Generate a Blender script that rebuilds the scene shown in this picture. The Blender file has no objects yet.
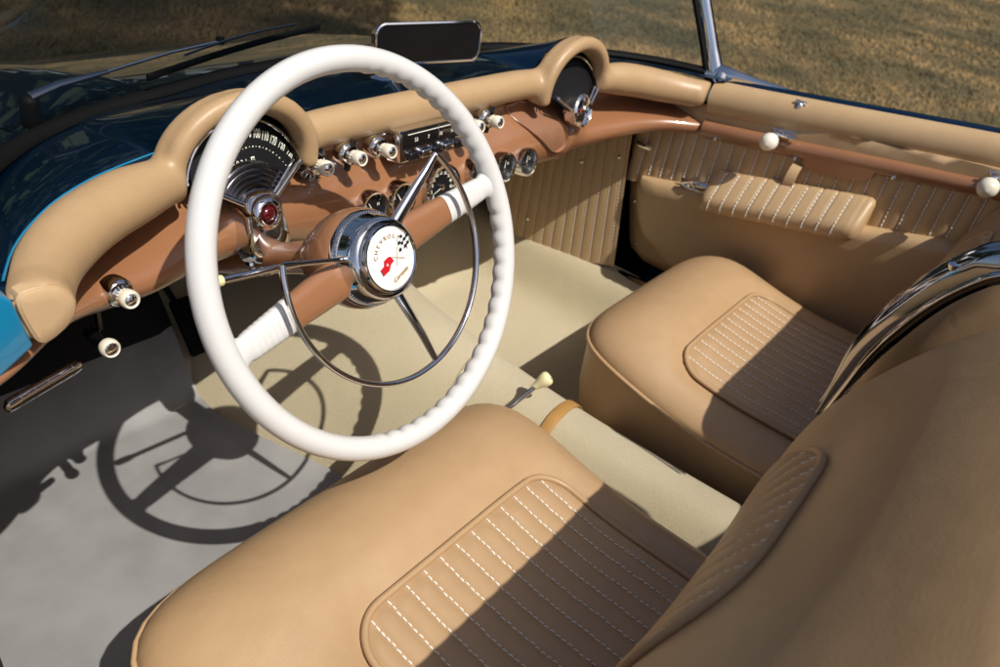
import bpy, bmesh, math, random
import numpy as np
from mathutils import Vector, Matrix

random.seed(7)
rng = np.random.default_rng(11)
scene = bpy.context.scene
COL = scene.collection
R = math.radians
PI = math.pi

# ------------------------------------------------------------------ materials
def new_mat(name):
    m = bpy.data.materials.new(name); m.use_nodes = True
    nt = m.node_tree; b = nt.nodes['Principled BSDF']
    return m, nt, b

def node(nt, t, **kw):
    n = nt.nodes.new(t)
    for k, v in kw.items():
        if k in n.inputs: n.inputs[k].default_value = v
        else: setattr(n, k, v)
    return n

def simple(name, col, rough=.5, metal=0., coat=0., spec=.5):
    m, nt, b = new_mat(name)
    b.inputs['Base Color'].default_value = (*col, 1)
    b.inputs['Roughness'].default_value = rough
    b.inputs['Metallic'].default_value = metal
    b.inputs['Coat Weight'].default_value = coat
    b.inputs['Coat Roughness'].default_value = .04
    b.inputs['Specular IOR Level'].default_value = spec
    return m

def textured(name, c1, c2, scale, rough, bump_scale, bump, dist=.001, kind='noise', rough_var=.08, coat=0., metal=0., big=4., detail=4, sheen=0., wave=0.):
    """base colour wanders between c1 and c2; fine bump gives the grain"""
    m, nt, b = new_mat(name); L = nt.links.new
    tc = node(nt, 'ShaderNodeTexCoord')
    n1 = node(nt, 'ShaderNodeTexNoise', Scale=scale, Detail=detail)
    n0 = node(nt, 'ShaderNodeTexNoise', Scale=big, Detail=3.)
    L(tc.outputs['Object'], n1.inputs['Vector']); L(tc.outputs['Object'], n0.inputs['Vector'])
    ad = node(nt, 'ShaderNodeMath', operation='ADD'); L(n1.outputs['Fac'], ad.inputs[0]); L(n0.outputs['Fac'], ad.inputs[1])
    mr = node(nt, 'ShaderNodeMapRange'); mr.inputs['From Min'].default_value = .7; mr.inputs['From Max'].default_value = 1.3
    L(ad.outputs[0], mr.inputs['Value'])
    mx = node(nt, 'ShaderNodeMix', data_type='RGBA')
    mx.inputs[6].default_value = (*c1, 1); mx.inputs[7].default_value = (*c2, 1)
    L(mr.outputs[0], mx.inputs[0]); L(mx.outputs[2], b.inputs['Base Color'])
    if kind == 'voronoi':
        g = node(nt, 'ShaderNodeTexVoronoi', Scale=bump_scale, feature='DISTANCE_TO_EDGE'); go = g.outputs['Distance']
    else:
        g = node(nt, 'ShaderNodeTexNoise', Scale=bump_scale, Detail=3.); go = g.outputs['Fac']
    L(tc.outputs['Object'], g.inputs['Vector'])
    bp = node(nt, 'ShaderNodeBump', Strength=bump, Distance=dist); L(go, bp.inputs['Height']); L(bp.outputs[0], b.inputs['Normal'])
    if wave:
        nw = node(nt, 'ShaderNodeTexNoise', Scale=wave, Detail=2., Distortion=.6); L(tc.outputs['Object'], nw.inputs['Vector'])
        bw = node(nt, 'ShaderNodeBump', Strength=.16, Distance=.006); L(nw.outputs['Fac'], bw.inputs['Height']); L(bw.outputs[0], bp.inputs['Normal'])
    rr = node(nt, 'ShaderNodeMapRange'); rr.inputs['To Min'].default_value = rough - rough_var; rr.inputs['To Max'].default_value = rough + rough_var
    L(n0.outputs['Fac'], rr.inputs['Value']); L(rr.outputs[0], b.inputs['Roughness'])
    b.inputs['Coat Weight'].default_value = coat; b.inputs['Metallic'].default_value = metal
    b.inputs['Sheen Weight'].default_value = sheen
    return m

M = {}
M['vinyl'] = textured('tan_vinyl', (.40, .255, .132), (.435, .283, .15), 35, .42, 380, .2, .0012, 'voronoi', wave=16)
M['vinyl_pad'] = textured('dash_pad_vinyl', (.40, .262, .135), (.44, .29, .152), 30, .42, 420, .18, .001, 'voronoi', wave=14)
M['vinyl_pale'] = textured('end_cap_vinyl', (.52, .35, .19), (.56, .385, .215), 30, .5, 420, .18, .001, 'voronoi')
M['vinyl_door'] = textured('door_vinyl', (.455, .305, .16), (.49, .335, .18), 30, .42, 420, .16, .001, 'voronoi', wave=14)
M['copper'] = textured('copper_brown_enamel', (.280, .125, .057), (.30, .137, .063), 18, .32, 60, .02, .001, rough_var=.04, coat=.8)
M['grille'] = textured('speaker_cloth', (.22, .10, .05), (.27, .125, .062), 300, .7, 900, .6, .001)
M['carpet'] = textured('beige_carpet', (.55, .455, .275), (.70, .60, .39), 420, .95, 1500, 1., .0025, rough_var=.03, sheen=.2)
M['mat'] = textured('grey_rubber', (.205, .20, .196), (.275, .27, .262), 14, .55, 500, .12, .001, big=5, rough_var=.14, wave=9)
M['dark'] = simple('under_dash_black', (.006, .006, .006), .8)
M['rubber'] = simple('black_rubber', (.004, .004, .004), .6, spec=.12)
M['chrome'] = textured('chrome', (.72, .72, .72), (.78, .78, .78), 20, .07, 30, .01, .001, metal=1., rough_var=.03)
M['trim_chrome'] = textured('darkened_chrome', (.40, .41, .43), (.48, .48, .50), 20, .09, 30, .02, .001, metal=1., rough_var=.03)  # chrome darkened in colour to stand for dark reflections
M['white'] = textured('white_rim_plastic', (.64, .63, .605), (.67, .66, .635), 20, .28, 300, .02, .0005, coat=.25, rough_var=.05)
M['ivory'] = textured('ivory_plastic', (.74, .69, .56), (.78, .73, .60), 40, .32, 300, .02, .0005, coat=.3, rough_var=.05)
M['ivory_yellow'] = simple('aged_ivory', (.78, .70, .40), .35, coat=.3)
M['thread'] = simple('white_thread', (.76, .73, .65), .8)
M['black_gloss'] = simple('black_gloss', (.008, .008, .009), .08, coat=1.)
M['dark_chrome'] = simple('dark_chrome', (.34, .34, .36), .2, metal=1.)
M['dial'] = simple('dial_black', (.008, .008, .009), .5, spec=.2)
M['numeral'] = simple('pale_numeral', (.85, .85, .72), .6)
M['red'] = simple('red_enamel', (.55, .012, .02), .3, coat=.6)
M['gold'] = simple('gold_print', (.46, .31, .16), .4)
M['emblem'] = simple('emblem_white', (.85, .84, .80), .25, coat=.8)
M['ink'] = simple('black_ink', (.01, .01, .01), .4)
M['strap'] = textured('tan_strap', (.36, .19, .05), (.42, .23, .07), 60, .5, 300, .2)
M['red_lens'] = simple('red_lens', (.075, .002, .004), .1, coat=1.)

def paint_mat():
    m, nt, b = new_mat('metallic_teal_paint')
    b.inputs['Base Color'].default_value = (.001, .034, .082, 1)
    b.inputs['Metallic'].default_value = .9
    b.inputs['Roughness'].default_value = .36
    b.inputs['Coat Weight'].default_value = 1.
    b.inputs['Coat Roughness'].default_value = .015
    tc = node(nt, 'ShaderNodeTexCoord'); v = node(nt, 'ShaderNodeTexVoronoi', Scale=1400.)
    nt.links.new(tc.outputs['Object'], v.inputs['Vector'])
    bp = node(nt, 'ShaderNodeBump', Strength=.08, Distance=.001)
    nt.links.new(v.outputs['Distance'], bp.inputs['Height']); nt.links.new(bp.outputs[0], b.inputs['Normal'])
    return m
M['paint'] = paint_mat()
M['lit_paint'] = simple('teal_paint_sunlit', (.004, .20, .38), .28, coat=.8)  # same body paint lightened, sunlight put into the colour

def glass_mat():
    m = bpy.data.materials.new('windshield_glass'); m.use_nodes = True
    nt = m.node_tree; nt.nodes.clear(); L = nt.links.new
    out = node(nt, 'ShaderNodeOutputMaterial'); mix = node(nt, 'ShaderNodeMixShader')
    tr = node(nt, 'ShaderNodeBsdfTransparent'); tr.inputs[0].default_value = (.88, .91, .89, 1)
    gl = node(nt, 'ShaderNodeBsdfGlossy'); gl.inputs['Roughness'].default_value = .0
    lw = node(nt, 'ShaderNodeLayerWeight'); lw.inputs['Blend'].default_value = .5
    pw = node(nt, 'ShaderNodeMath', operation='POWER'); pw.inputs[1].default_value = 7.; L(lw.outputs['Facing'], pw.inputs[0])
    fr = node(nt, 'ShaderNodeMapRange'); fr.inputs['To Min'].default_value = .03; L(pw.outputs[0], fr.inputs['Value'])
    L(fr.outputs[0], mix.inputs[0]); L(tr.outputs[0], mix.inputs[1]); L(gl.outputs[0], mix.inputs[2]); L(mix.outputs[0], out.inputs[0])
    return m
M['glass'] = glass_mat()

def ground_mat():
    m, nt, b = new_mat('dry_grass_ground'); L = nt.links.new
    tc = node(nt, 'ShaderNodeTexCoord')
    mp = node(nt, 'ShaderNodeMapping'); mp.inputs['Scale'].default_value = (1, 1, 1); mp.inputs['Rotation'].default_value = (0, 0, R(-35))
    L(tc.outputs['Object'], mp.inputs['Vector'])
    big = node(nt, 'ShaderNodeTexNoise', Scale=1.3, Detail=5., Roughness=.6); L(mp.outputs[0], big.inputs['Vector'])
    fine = node(nt, 'ShaderNodeTexNoise', Scale=22., Detail=6., Roughness=.7); L(mp.outputs[0], fine.inputs['Vector'])
    cr = node(nt, 'ShaderNodeValToRGB'); e = cr.color_ramp.elements
    e[0].position = .34; e[0].color = (.055, .052, .02, 1); e[1].position = .66; e[1].color = (.18, .125, .055, 1)
    el = e.new(.5); el.color = (.10, .078, .032, 1)
    ad = node(nt, 'ShaderNodeMix', data_type='FLOAT'); ad.inputs[0].default_value = .45
    L(big.outputs['Fac'], ad.inputs[2]); L(fine.outputs['Fac'], ad.inputs[3]); L(ad.outputs[0], cr.inputs[0]); L(cr.outputs[0], b.inputs['Base Color'])
    b.inputs['Roughness'].default_value = .95
    bp = node(nt, 'ShaderNodeBump', Strength=.8, Distance=.05); L(fine.outputs['Fac'], bp.inputs['Height']); L(bp.outputs[0], b.inputs['Normal'])
    return m
M['ground'] = ground_mat()

def blade_mat():
    m, nt, b = new_mat('dry_grass_blades'); L = nt.links.new
    tc = node(nt, 'ShaderNodeTexCoord')
    n0 = node(nt, 'ShaderNodeTexNoise', Scale=1.1, Detail=5., Roughness=.62); L(tc.outputs['Object'], n0.inputs['Vector'])
    n1 = node(nt, 'ShaderNodeTexNoise', Scale=40., Detail=2.); L(tc.outputs['Object'], n1.inputs['Vector'])
    ad = node(nt, 'ShaderNodeMix', data_type='FLOAT'); ad.inputs[0].default_value = .12
    L(n0.outputs['Fac'], ad.inputs[2]); L(n1.outputs['Fac'], ad.inputs[3])
    cr = node(nt, 'ShaderNodeValToRGB'); e = cr.color_ramp.elements
    e[0].position = .42; e[0].color = (.050, .044, .014, 1); e[1].position = .60; e[1].color = (.27, .170, .062, 1)
    el = e.new(.50); el.color = (.125, .088, .031, 1)
    L(ad.outputs[0], cr.inputs[0]); L(cr.outputs[0], b.inputs['Base Color'])
    b.inputs['Roughness'].default_value = .8
    return m
M['blade'] = blade_mat()
M['leaf'] = textured('dark_leaves', (.012, .02, .007), (.03, .045, .015), 3, .7, 5, .2)
M['bark'] = simple('bark', (.05, .035, .022), .9)

# ------------------------------------------------------------------ mesh builder
class MB:
    def __init__(s): s.v = []; s.f = []; s.m = []; s.mats = []
    def mi(s, mat):
        if mat not in s.mats: s.mats.append(mat)
        return s.mats.index(mat)
    def add(s, verts, faces, mat):
        o = len(s.v); k = s.mi(mat)
        s.v.extend([tuple(map(float, p)) for p in verts])
        for f in faces: s.f.append(tuple(i + o for i in f)); s.m.append(k)
        return s
    def grid(s, P, mat, close_u=False, close_v=False):
        """P[i][j] points"""
        n, m = len(P), len(P[0]); F = []
        for i in range(n if close_u else n - 1):
            for j in range(m if close_v else m - 1):
                a = i * m + j; b = i * m + (j + 1) % m
                c = ((i + 1) % n) * m + (j + 1) % m; d = ((i + 1) % n) * m + j
                F.append((a, b, c, d))
        return s.add([p for r in P for p in r], F, mat)
    def loft(s, rings, mat, cap0=True, cap1=True):
        n = len(rings[0])
        o = len(s.v)
        s.grid(rings, mat, close_v=True)
        k = s.mi(mat)
        if cap0: s.f.append(tuple(o + i for i in range(n))[::-1]); s.m.append(k)
        if cap1:
            q = o + (len(rings) - 1) * n; s.f.append(tuple(q + i for i in range(n))); s.m.append(k)
        return s
    def tube(s, pts, r, mat, n=12, closed=False, caps=True, flat=None, up=None):
        """round tube along pts; r float or list; flat=(a,b) scales in the frame"""
        P = [Vector(p) for p in pts]; N = len(P); rings = []
        prev = None
        for i in range(N):
            if closed: t = P[(i + 1) % N] - P[i - 1]
            else: t = P[min(i + 1, N - 1)] - P[max(i - 1, 0)]
            t.normalize()
            if up is not None:
                a = Vector(up) - t * t.dot(Vector(up)); a.normalize()
            elif prev is None:
                a = t.orthogonal().normalized()
            else:
                a = prev - t * t.dot(prev); a.normalize()
            prev = a; b = t.cross(a)
            rr = r[i] if hasattr(r, '__len__') else r
            fa, fb = flat if flat else (1, 1)
            rings.append([P[i] + a * (rr * fa * math.cos(2 * PI * k / n)) + b * (rr * fb * math.sin(2 * PI * k / n)) for k in range(n)])
        if closed: return s.grid(rings, mat, close_u=True, close_v=True)
        return s.loft(rings, mat, caps, caps)
    def lathe(s, prof, origin, axis, mat, n=32, cap0=False, cap1=False, up=None):
        """prof: (radius, distance along axis)"""
        ax = Vector(axis).normalized(); a = (Vector(up) - ax * ax.dot(Vector(up))).normalized() if up else ax.orthogonal().normalized(); b = ax.cross(a); o = Vector(origin)
        rings = [[o + ax * d + (a * math.cos(2 * PI * k / n) + b * math.sin(2 * PI * k / n)) * max(r, 1e-5) for k in range(n)] for r, d in prof]
        return s.loft(rings, mat, cap0, cap1)
    def box(s, lo, hi, mat, mtx=None):
        x0, y0, z0 = lo; x1, y1, z1 = hi
        V = [Vector(p) for p in ((x0, y0, z0), (x1, y0, z0), (x1, y1, z0), (x0, y1, z0), (x0, y0, z1), (x1, y0, z1), (x1, y1, z1), (x0, y1, z1))]
        if mtx: V = [mtx @ p for p in V]
        return s.add(V, [(0, 3, 2, 1), (4, 5, 6, 7), (0, 1, 5, 4), (1, 2, 6, 5), (2, 3, 7, 6), (3, 0, 4, 7)], mat)
    def rbox(s, size, mtx, mat, r=.006, seg=4):
        """rounded box, centred, size (x,y,z)"""
        bm = bmesh.new(); bmesh.ops.create_cube(bm, size=1)
        for v in bm.verts: v.co = Vector((v.co.x * size[0], v.co.y * size[1], v.co.z * size[2]))
        bmesh.ops.bevel(bm, geom=list(bm.edges), offset=min(r, min(size) * .49), segments=seg, profile=.5, affect='EDGES')
        bm.verts.index_update()
        s.add([mtx @ v.co for v in bm.verts], [[v.index for v in f.verts] for f in bm.faces], mat); bm.free()
        return s
    def text(s, body, size, mtx, mat, depth=.0003, align='CENTER', shear=0, sx=1.):
        cu = bpy.data.curves.new('t', 'FONT'); cu.body = body; cu.size = size; cu.align_x = align; cu.align_y = 'CENTER'
        cu.extrude = depth; cu.shear = shear; cu.resolution_u = 3
        o = bpy.data.objects.new('t', cu); COL.objects.link(o)
        dg = bpy.context.evaluated_depsgraph_get(); me = bpy.data.meshes.new_from_object(o.evaluated_get(dg))
        s.add([mtx @ Vector((v.co.x * sx, v.co.y, v.co.z)) for v in me.vertices], [list(p.vertices) for p in me.polygons], mat)
        bpy.data.objects.remove(o); bpy.data.curves.remove(cu); bpy.data.meshes.remove(me)
        return s
    def build(s, name, parent=None, smooth=True, sub=0, bevel=0, remesh=0, relax=0, auto=40, solid=0):
        me = bpy.data.meshes.new(name)
        me.from_pydata(s.v, [], s.f)
        for mt in s.mats: me.materials.append(mt)
        me.polygons.foreach_set('material_index', s.m)
        bm = bmesh.new(); bm.from_mesh(me)
        bmesh.ops.remove_doubles(bm, verts=bm.verts, dist=1e-6)
        bmesh.ops.recalc_face_normals(bm, faces=bm.faces)
        bm.to_mesh(me); bm.free()
        o = bpy.data.objects.new(name, me); COL.objects.link(o)
        mods = []
        if solid: md = o.modifiers.new('s', 'SOLIDIFY'); md.thickness = solid; md.offset = 0
        if bevel: md = o.modifiers.new('b', 'BEVEL'); md.width = bevel; md.segments = 3; md.limit_method = 'ANGLE'; md.angle_limit = R(35)
        if remesh: md = o.modifiers.new('r', 'REMESH'); md.mode = 'VOXEL'; md.voxel_size = remesh
        if relax: md = o.modifiers.new('m', 'SMOOTH'); md.factor = .5; md.iterations = relax
        if sub: md = o.modifiers.new('u', 'SUBSURF'); md.levels = sub; md.render_levels = sub
        if o.modifiers:
            dg = bpy.context.evaluated_depsgraph_get()
            me2 = bpy.data.meshes.new_from_object(o.evaluated_get(dg)); o.modifiers.clear(); o.data = me2; bpy.data.meshes.remove(me); me = me2; me.name = name
        if smooth:
            me.polygons.foreach_set('use_smooth', [True] * len(me.polygons))
            if auto and not remesh:
                try: me.set_sharp_from_angle(angle=R(auto))
                except Exception: pass
        if parent is not None:
            o.parent = parent; o.matrix_parent_inverse = parent_inv(parent)
        return o

def parent_inv(p):
    mt = Matrix.Identity(4)
    q = p
    while q is not None:
        mt = q.matrix_basis.copy() if q.parent is None else mt
        q = q.parent
    return mt.inverted() if p.parent is None else Matrix.Identity(4)

def empty(name, loc=(0, 0, 0), parent=None):
    o = bpy.data.objects.new(name, None); COL.objects.link(o); o.empty_display_size = .05
    if parent is not None:
        o.parent = parent; o.matrix_parent_inverse = parent_inv(parent)
    else: o.location = loc
    return o

def copy_part(o, parent, mtx):
    """copy a part and its sub-parts, moved by mtx (world space, meshes baked at the place of the first)"""
    c = o.copy(); COL.objects.link(c); c.parent = parent
    c.matrix_basis = mtx @ o.matrix_basis
    for ch in list(o.children):
        d = ch.copy(); COL.objects.link(d); d.parent = c
    return c

def sm(a, b, x):
    t = np.clip((np.asarray(x, float) - a) / (b - a), 0, 1); return t * t * (3 - 2 * t)
def interp(x, xs, ys): return float(np.interp(x, xs, ys))
def cr_path(pts, n):
    """Catmull-Rom through pts, n samples per span"""
    P = [Vector(p) for p in pts]; P = [P[0] * 2 - P[1]] + P + [P[-1] * 2 - P[-2]]; out = []
    for i in range(1, len(P) - 2):
        a, b, c, d = P[i - 1], P[i], P[i + 1], P[i + 2]
        for k in range(n):
            t = k / n
            out.append(.5 * ((2 * b) + (c - a) * t + (2 * a - 5 * b + 4 * c - d) * t * t + (3 * b - a - 3 * c + d) * t ** 3))
    out.append(P[-2]); return out
class Spl:
    """smooth 1-D interpolation (Catmull-Rom tangents)"""
    def __init__(s, xs, ys):
        s.x = np.array(xs, float); s.y = np.array(ys, float); s.m = np.gradient(s.y, s.x)
    def __call__(s, x):
        x = float(np.clip(x, s.x[0], s.x[-1])); i = int(np.clip(np.searchsorted(s.x, x) - 1, 0, len(s.x) - 2))
        h = s.x[i + 1] - s.x[i]; t = (x - s.x[i]) / h
        return float((2*t**3-3*t*t+1)*s.y[i] + (t**3-2*t*t+t)*h*s.m[i] + (-2*t**3+3*t*t)*s.y[i+1] + (t**3-t*t)*h*s.m[i+1])

def frame(origin, x, y, z):
    m = Matrix((x, y, z)).transposed().to_4x4(); m.translation = Vector(origin); return m
def facing(origin, normal, up=(0, 0, 1)):
    """local z = normal, local y = up as far as possible"""
    z = Vector(normal).normalized(); y = Vector(up); y = (y - z * z.dot(y)).normalized(); x = y.cross(z)
    return frame(origin, x, y, z)

# ------------------------------------------------------------------ the car
GROUND = -.30
car = empty('convertible_car', (0, 0, GROUND))
car['label'] = 'open teal convertible with tan vinyl seats and white steering wheel'
car['category'] = 'car'

# ---------- dashboard pad (rolled vinyl edge with two arched cowls)
HC = .355                                   # cowl arches at x = +-HC
padx = [0, .12, .22, .28, .34, .42, .48, .54, .59, .635, .675]
pady = [.482, .481, .478, .476, .474, .464, .449, .426, .396, .352, .287]
padz = [.615, .615, .615, .611, .604, .604, .604, .604, .603, .602, .602]
PY, PZ = Spl(padx, pady), Spl(padx, padz)
def pad_point(x): return Vector((x, PY(abs(x)), PZ(abs(x))))
def make_pad():
    mb = MB()
    mb.tube([pad_point(x) for x in np.linspace(-.265, .265, 31)], .0255, M['vinyl_pad'], 20)
    for sg in (-1, 1):
        if sg < 0: pts = [pad_point(-x) for x in np.linspace(.445, .655, 16)] + [Vector((-.664, .300, .605)), Vector((-.666, .288, .606))]
        else: pts = [pad_point(x) + Vector((0, 0, -.015 * float(sm(.46, .66, x)))) for x in np.linspace(.445, .645, 16)] + [Vector((.664, .335, .588)), Vector((.668, .320, .587))]
        rr = [.026 + .006 * float(sm(0, 5, k)) for k in range(len(pts))]
        rr = [r_ - .004 * float(sm(10, 16, k)) for k, r_ in enumerate(rr)]
        mb.tube(pts, rr, M['vinyl_pad'], 20)
        arch = []
        for k in range(33):
            a = PI * (k / 32 * 1.16 - .08)
            arch.append((sg * HC + .0945 * math.cos(a), .450, .602 + .0790 * math.sin(a)))
        mb.tube(arch, .0130, M['vinyl_pad'], 16, flat=(1., 1.0), up=(0, 1, 0))
        arch2 = [(x, y + .018, z - .006 * max(0, (z - .60) / .08)) for x, y, z in arch]
        mb.tube(arch2, .0150, M['vinyl_pad'], 16, up=(0, 1, 0))
    return mb
dash = empty('dashboard', parent=car)
make_pad().build('dash_pad', dash, remesh=.0042, relax=18)

# end cap of the pad at the open door
mb = MB()
poly = cr_path([(-.6855, .6300), (-.668, .6325), (-.650, .627), (-.6415, .613), (-.6435, .597), (-.654, .5855), (-.667, .5800), (-.6765, .5815), (-.681, .604), (-.6855, .6300)], 4)[:-1] if False else None
raw = [(-.6850, .6295), (-.667, .6310), (-.6505, .6245), (-.6420, .6100), (-.6450, .5965), (-.6560, .5855), (-.6680, .5800), (-.6750, .5830)]
poly = []
for (x0, z0), (x1, z1) in zip(raw, raw[1:] + raw[:1]):
    for t in (0, .25, .5, .75): poly.append((x0 + (x1 - x0) * t, z0 + (z1 - z0) * t))
for _ in range(2): poly = [((poly[i - 1][0] + 2 * poly[i][0] + poly[(i + 1) % len(poly)][0]) / 4, (poly[i - 1][1] + 2 * poly[i][1] + poly[(i + 1) % len(poly)][1]) / 4) for i in range(len(poly))]
ccx, ccz = -.664, .606
mb.loft([[(ccx + (x - ccx) * q, .285 + d, ccz + (z - ccz) * q) for x, z in poly] for d, q in ((.016, 1.0), (.002, 1.03), (.0, 1.02), (-.001, .96), (-.0012, .5))], M['vinyl_pale'])
mb.tube([(ccx + (x - ccx) * 1.02, .2865, ccz + (z - ccz) * 1.02) for x, z in poly], .0016, M['vinyl_pale'], 8, closed=True)
mb.build('end_cap', dash)

# ---------- painted dash panel
ZB = Spl([0, .08, .14, .19, .27, .34, .38, .45, .50, .57, .62, .70, .73], [.392, .394, .415, .444, .457, .458, .467, .472, .478, .488, .495, .498, .498])
ZBL = Spl([0, .08, .15, .2, .27, .35, .45, .55, .60, .65, .70, .74], [.405, .408, .422, .438, .462, .478, .484, .494, .515, .540, .546, .546])
def front_line(x):
    x = abs(x)
    y = interp(x, [0, .1, .2, .28, .35, .43, .50, .56, .61, .65, .69], [.447, .446, .444, .440, .436, .430, .412, .388, .352, .308, .262])
    return y
FL = Spl([0, .1, .2, .28, .35, .43, .50,   .56, .61, .65, .69, .73], [.447, .446, .444, .440, .436, .430, .412, .392, .362, .322, .290, .270])
def dash_section(x):
    ax = abs(x); sg = 1 if x >= 0 else -1
    dy = (FL(min(ax + .01, .73)) - FL(max(ax - .01, 0))) / (min(ax + .01, .73) - max(ax - .01, 0))
    n = Vector((-dy * sg, 1, 0)).normalized()           # points away from the driver
    p = Vector((x, FL(ax), 0)); zt = .604 - .008 * float(sm(.5, .66, x)); zb = ZB(ax) if x > 0 else ZBL(ax)
    rec = .040 + .022 * float(sm(.365, .42, ax)) + (.012 * float(sm(.48, .6, ax)) if x < 0 else 0)
    back = .007 * float(sm(.47, .58, ax)) if x < 0 else 0.             # recess under the pad
    H = zt - zb
    k = float(sm(.365, .405 if x > 0 else .50, ax))
    fz = [a + (b - a) * k for a, b in zip((0, -.05, -.16, -.27, -.36, -.45, -.56, -.70, -.82, -.93), (0, -.10, -.34, -.50, -.58, -.64, -.71, -.79, -.88, -.95))]
    prof = [(.032, 0), (rec, fz[1] * H), (rec + .006, fz[2] * H), (rec + .002, fz[3] * H), (rec * .45, fz[4] * H), (.003, fz[5] * H), (-.004, fz[6] * H), (-.006, fz[7] * H), (-.002, fz[8] * H), (.008, fz[9] * H), (.024, -.99 * H), (.05, -1.0 * H), (.12, -.96 * H)]
    return [p + n * (d + back) + Vector((0, 0, zt + z)) for d, z in prof]
xs = np.linspace(-.725, .69, 95)
mb = MB(); mb.grid([dash_section(x) for x in xs], M['copper'])
mb.build('dash_panel', dash, sub=1)

def dash_surface(x, z):
    """front surface y of the panel at x,z"""
    sec = dash_section(x); best = None
    for a, b in zip(sec[:-3], sec[1:-2]):
        if (a.z - z) * (b.z - z) <= 0 and abs(a.z - b.z) > 1e-6:
            t = (a.z - z) / (a.z - b.z); y = a.y + (b.y - a.y) * t
            best = y if best is None else min(best, y)
    return best if best is not None else sec[6].y

# the ridge and the speaker grille on the passenger side
mb = MB()
gy = lambda x, z: dash_surface(x, z)
G = [(.217, .578), (.250, .582), (.290, .574), (.320, .560), (.340, .536), (.346, .512), (.336, .497), (.320, .494), (.294, .508), (.256, .536), (.226, .562)]
ring = cr_path([(x, 0, z) for x, z in G] + [(G[0][0], 0, G[0][1])], 4)[:-1]
cx, cz = .295, .540
ring = [Vector((p.x - .014, p.y, p.z)) for p in ring]; cx -= .014
rings = []
for s, off in ((1.08, .004), (1.06, -.0045), (1.02, -.006), (.985, -.0005), (.6, -.0015), (.25, -.002)):
    rings.append([(cx + (p.x - cx) * s, gy(cx + (p.x - cx) * s, cz + (p.z - cz) * s) + off, cz + (p.z - cz) * s) for p in ring])
mb.loft(rings[:4], M['copper'], False, False); mb.loft(rings[3:], M['grille'], False, True)
mb.build('speaker_grille', dash)
for sg in (1,):
    mb = MB(); pts = []; rr = []
    for t in np.linspace(0, 1, 24):
        x = .378 - .034 * t - .010 * math.sin(PI * t); z = .560 - (.560 - ZB(.345) - .006) * t
        pts.append((x, dash_surface(x, z) + .006, z)); rr.append(.004 + .0085 * math.sin(PI * min(1, .25 + .75 * t)) ** .7)
    mb.tube(pts, rr, M['copper'], 14, up=(0, -1, 0)); mb.build('panel_ridge', dash)

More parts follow.
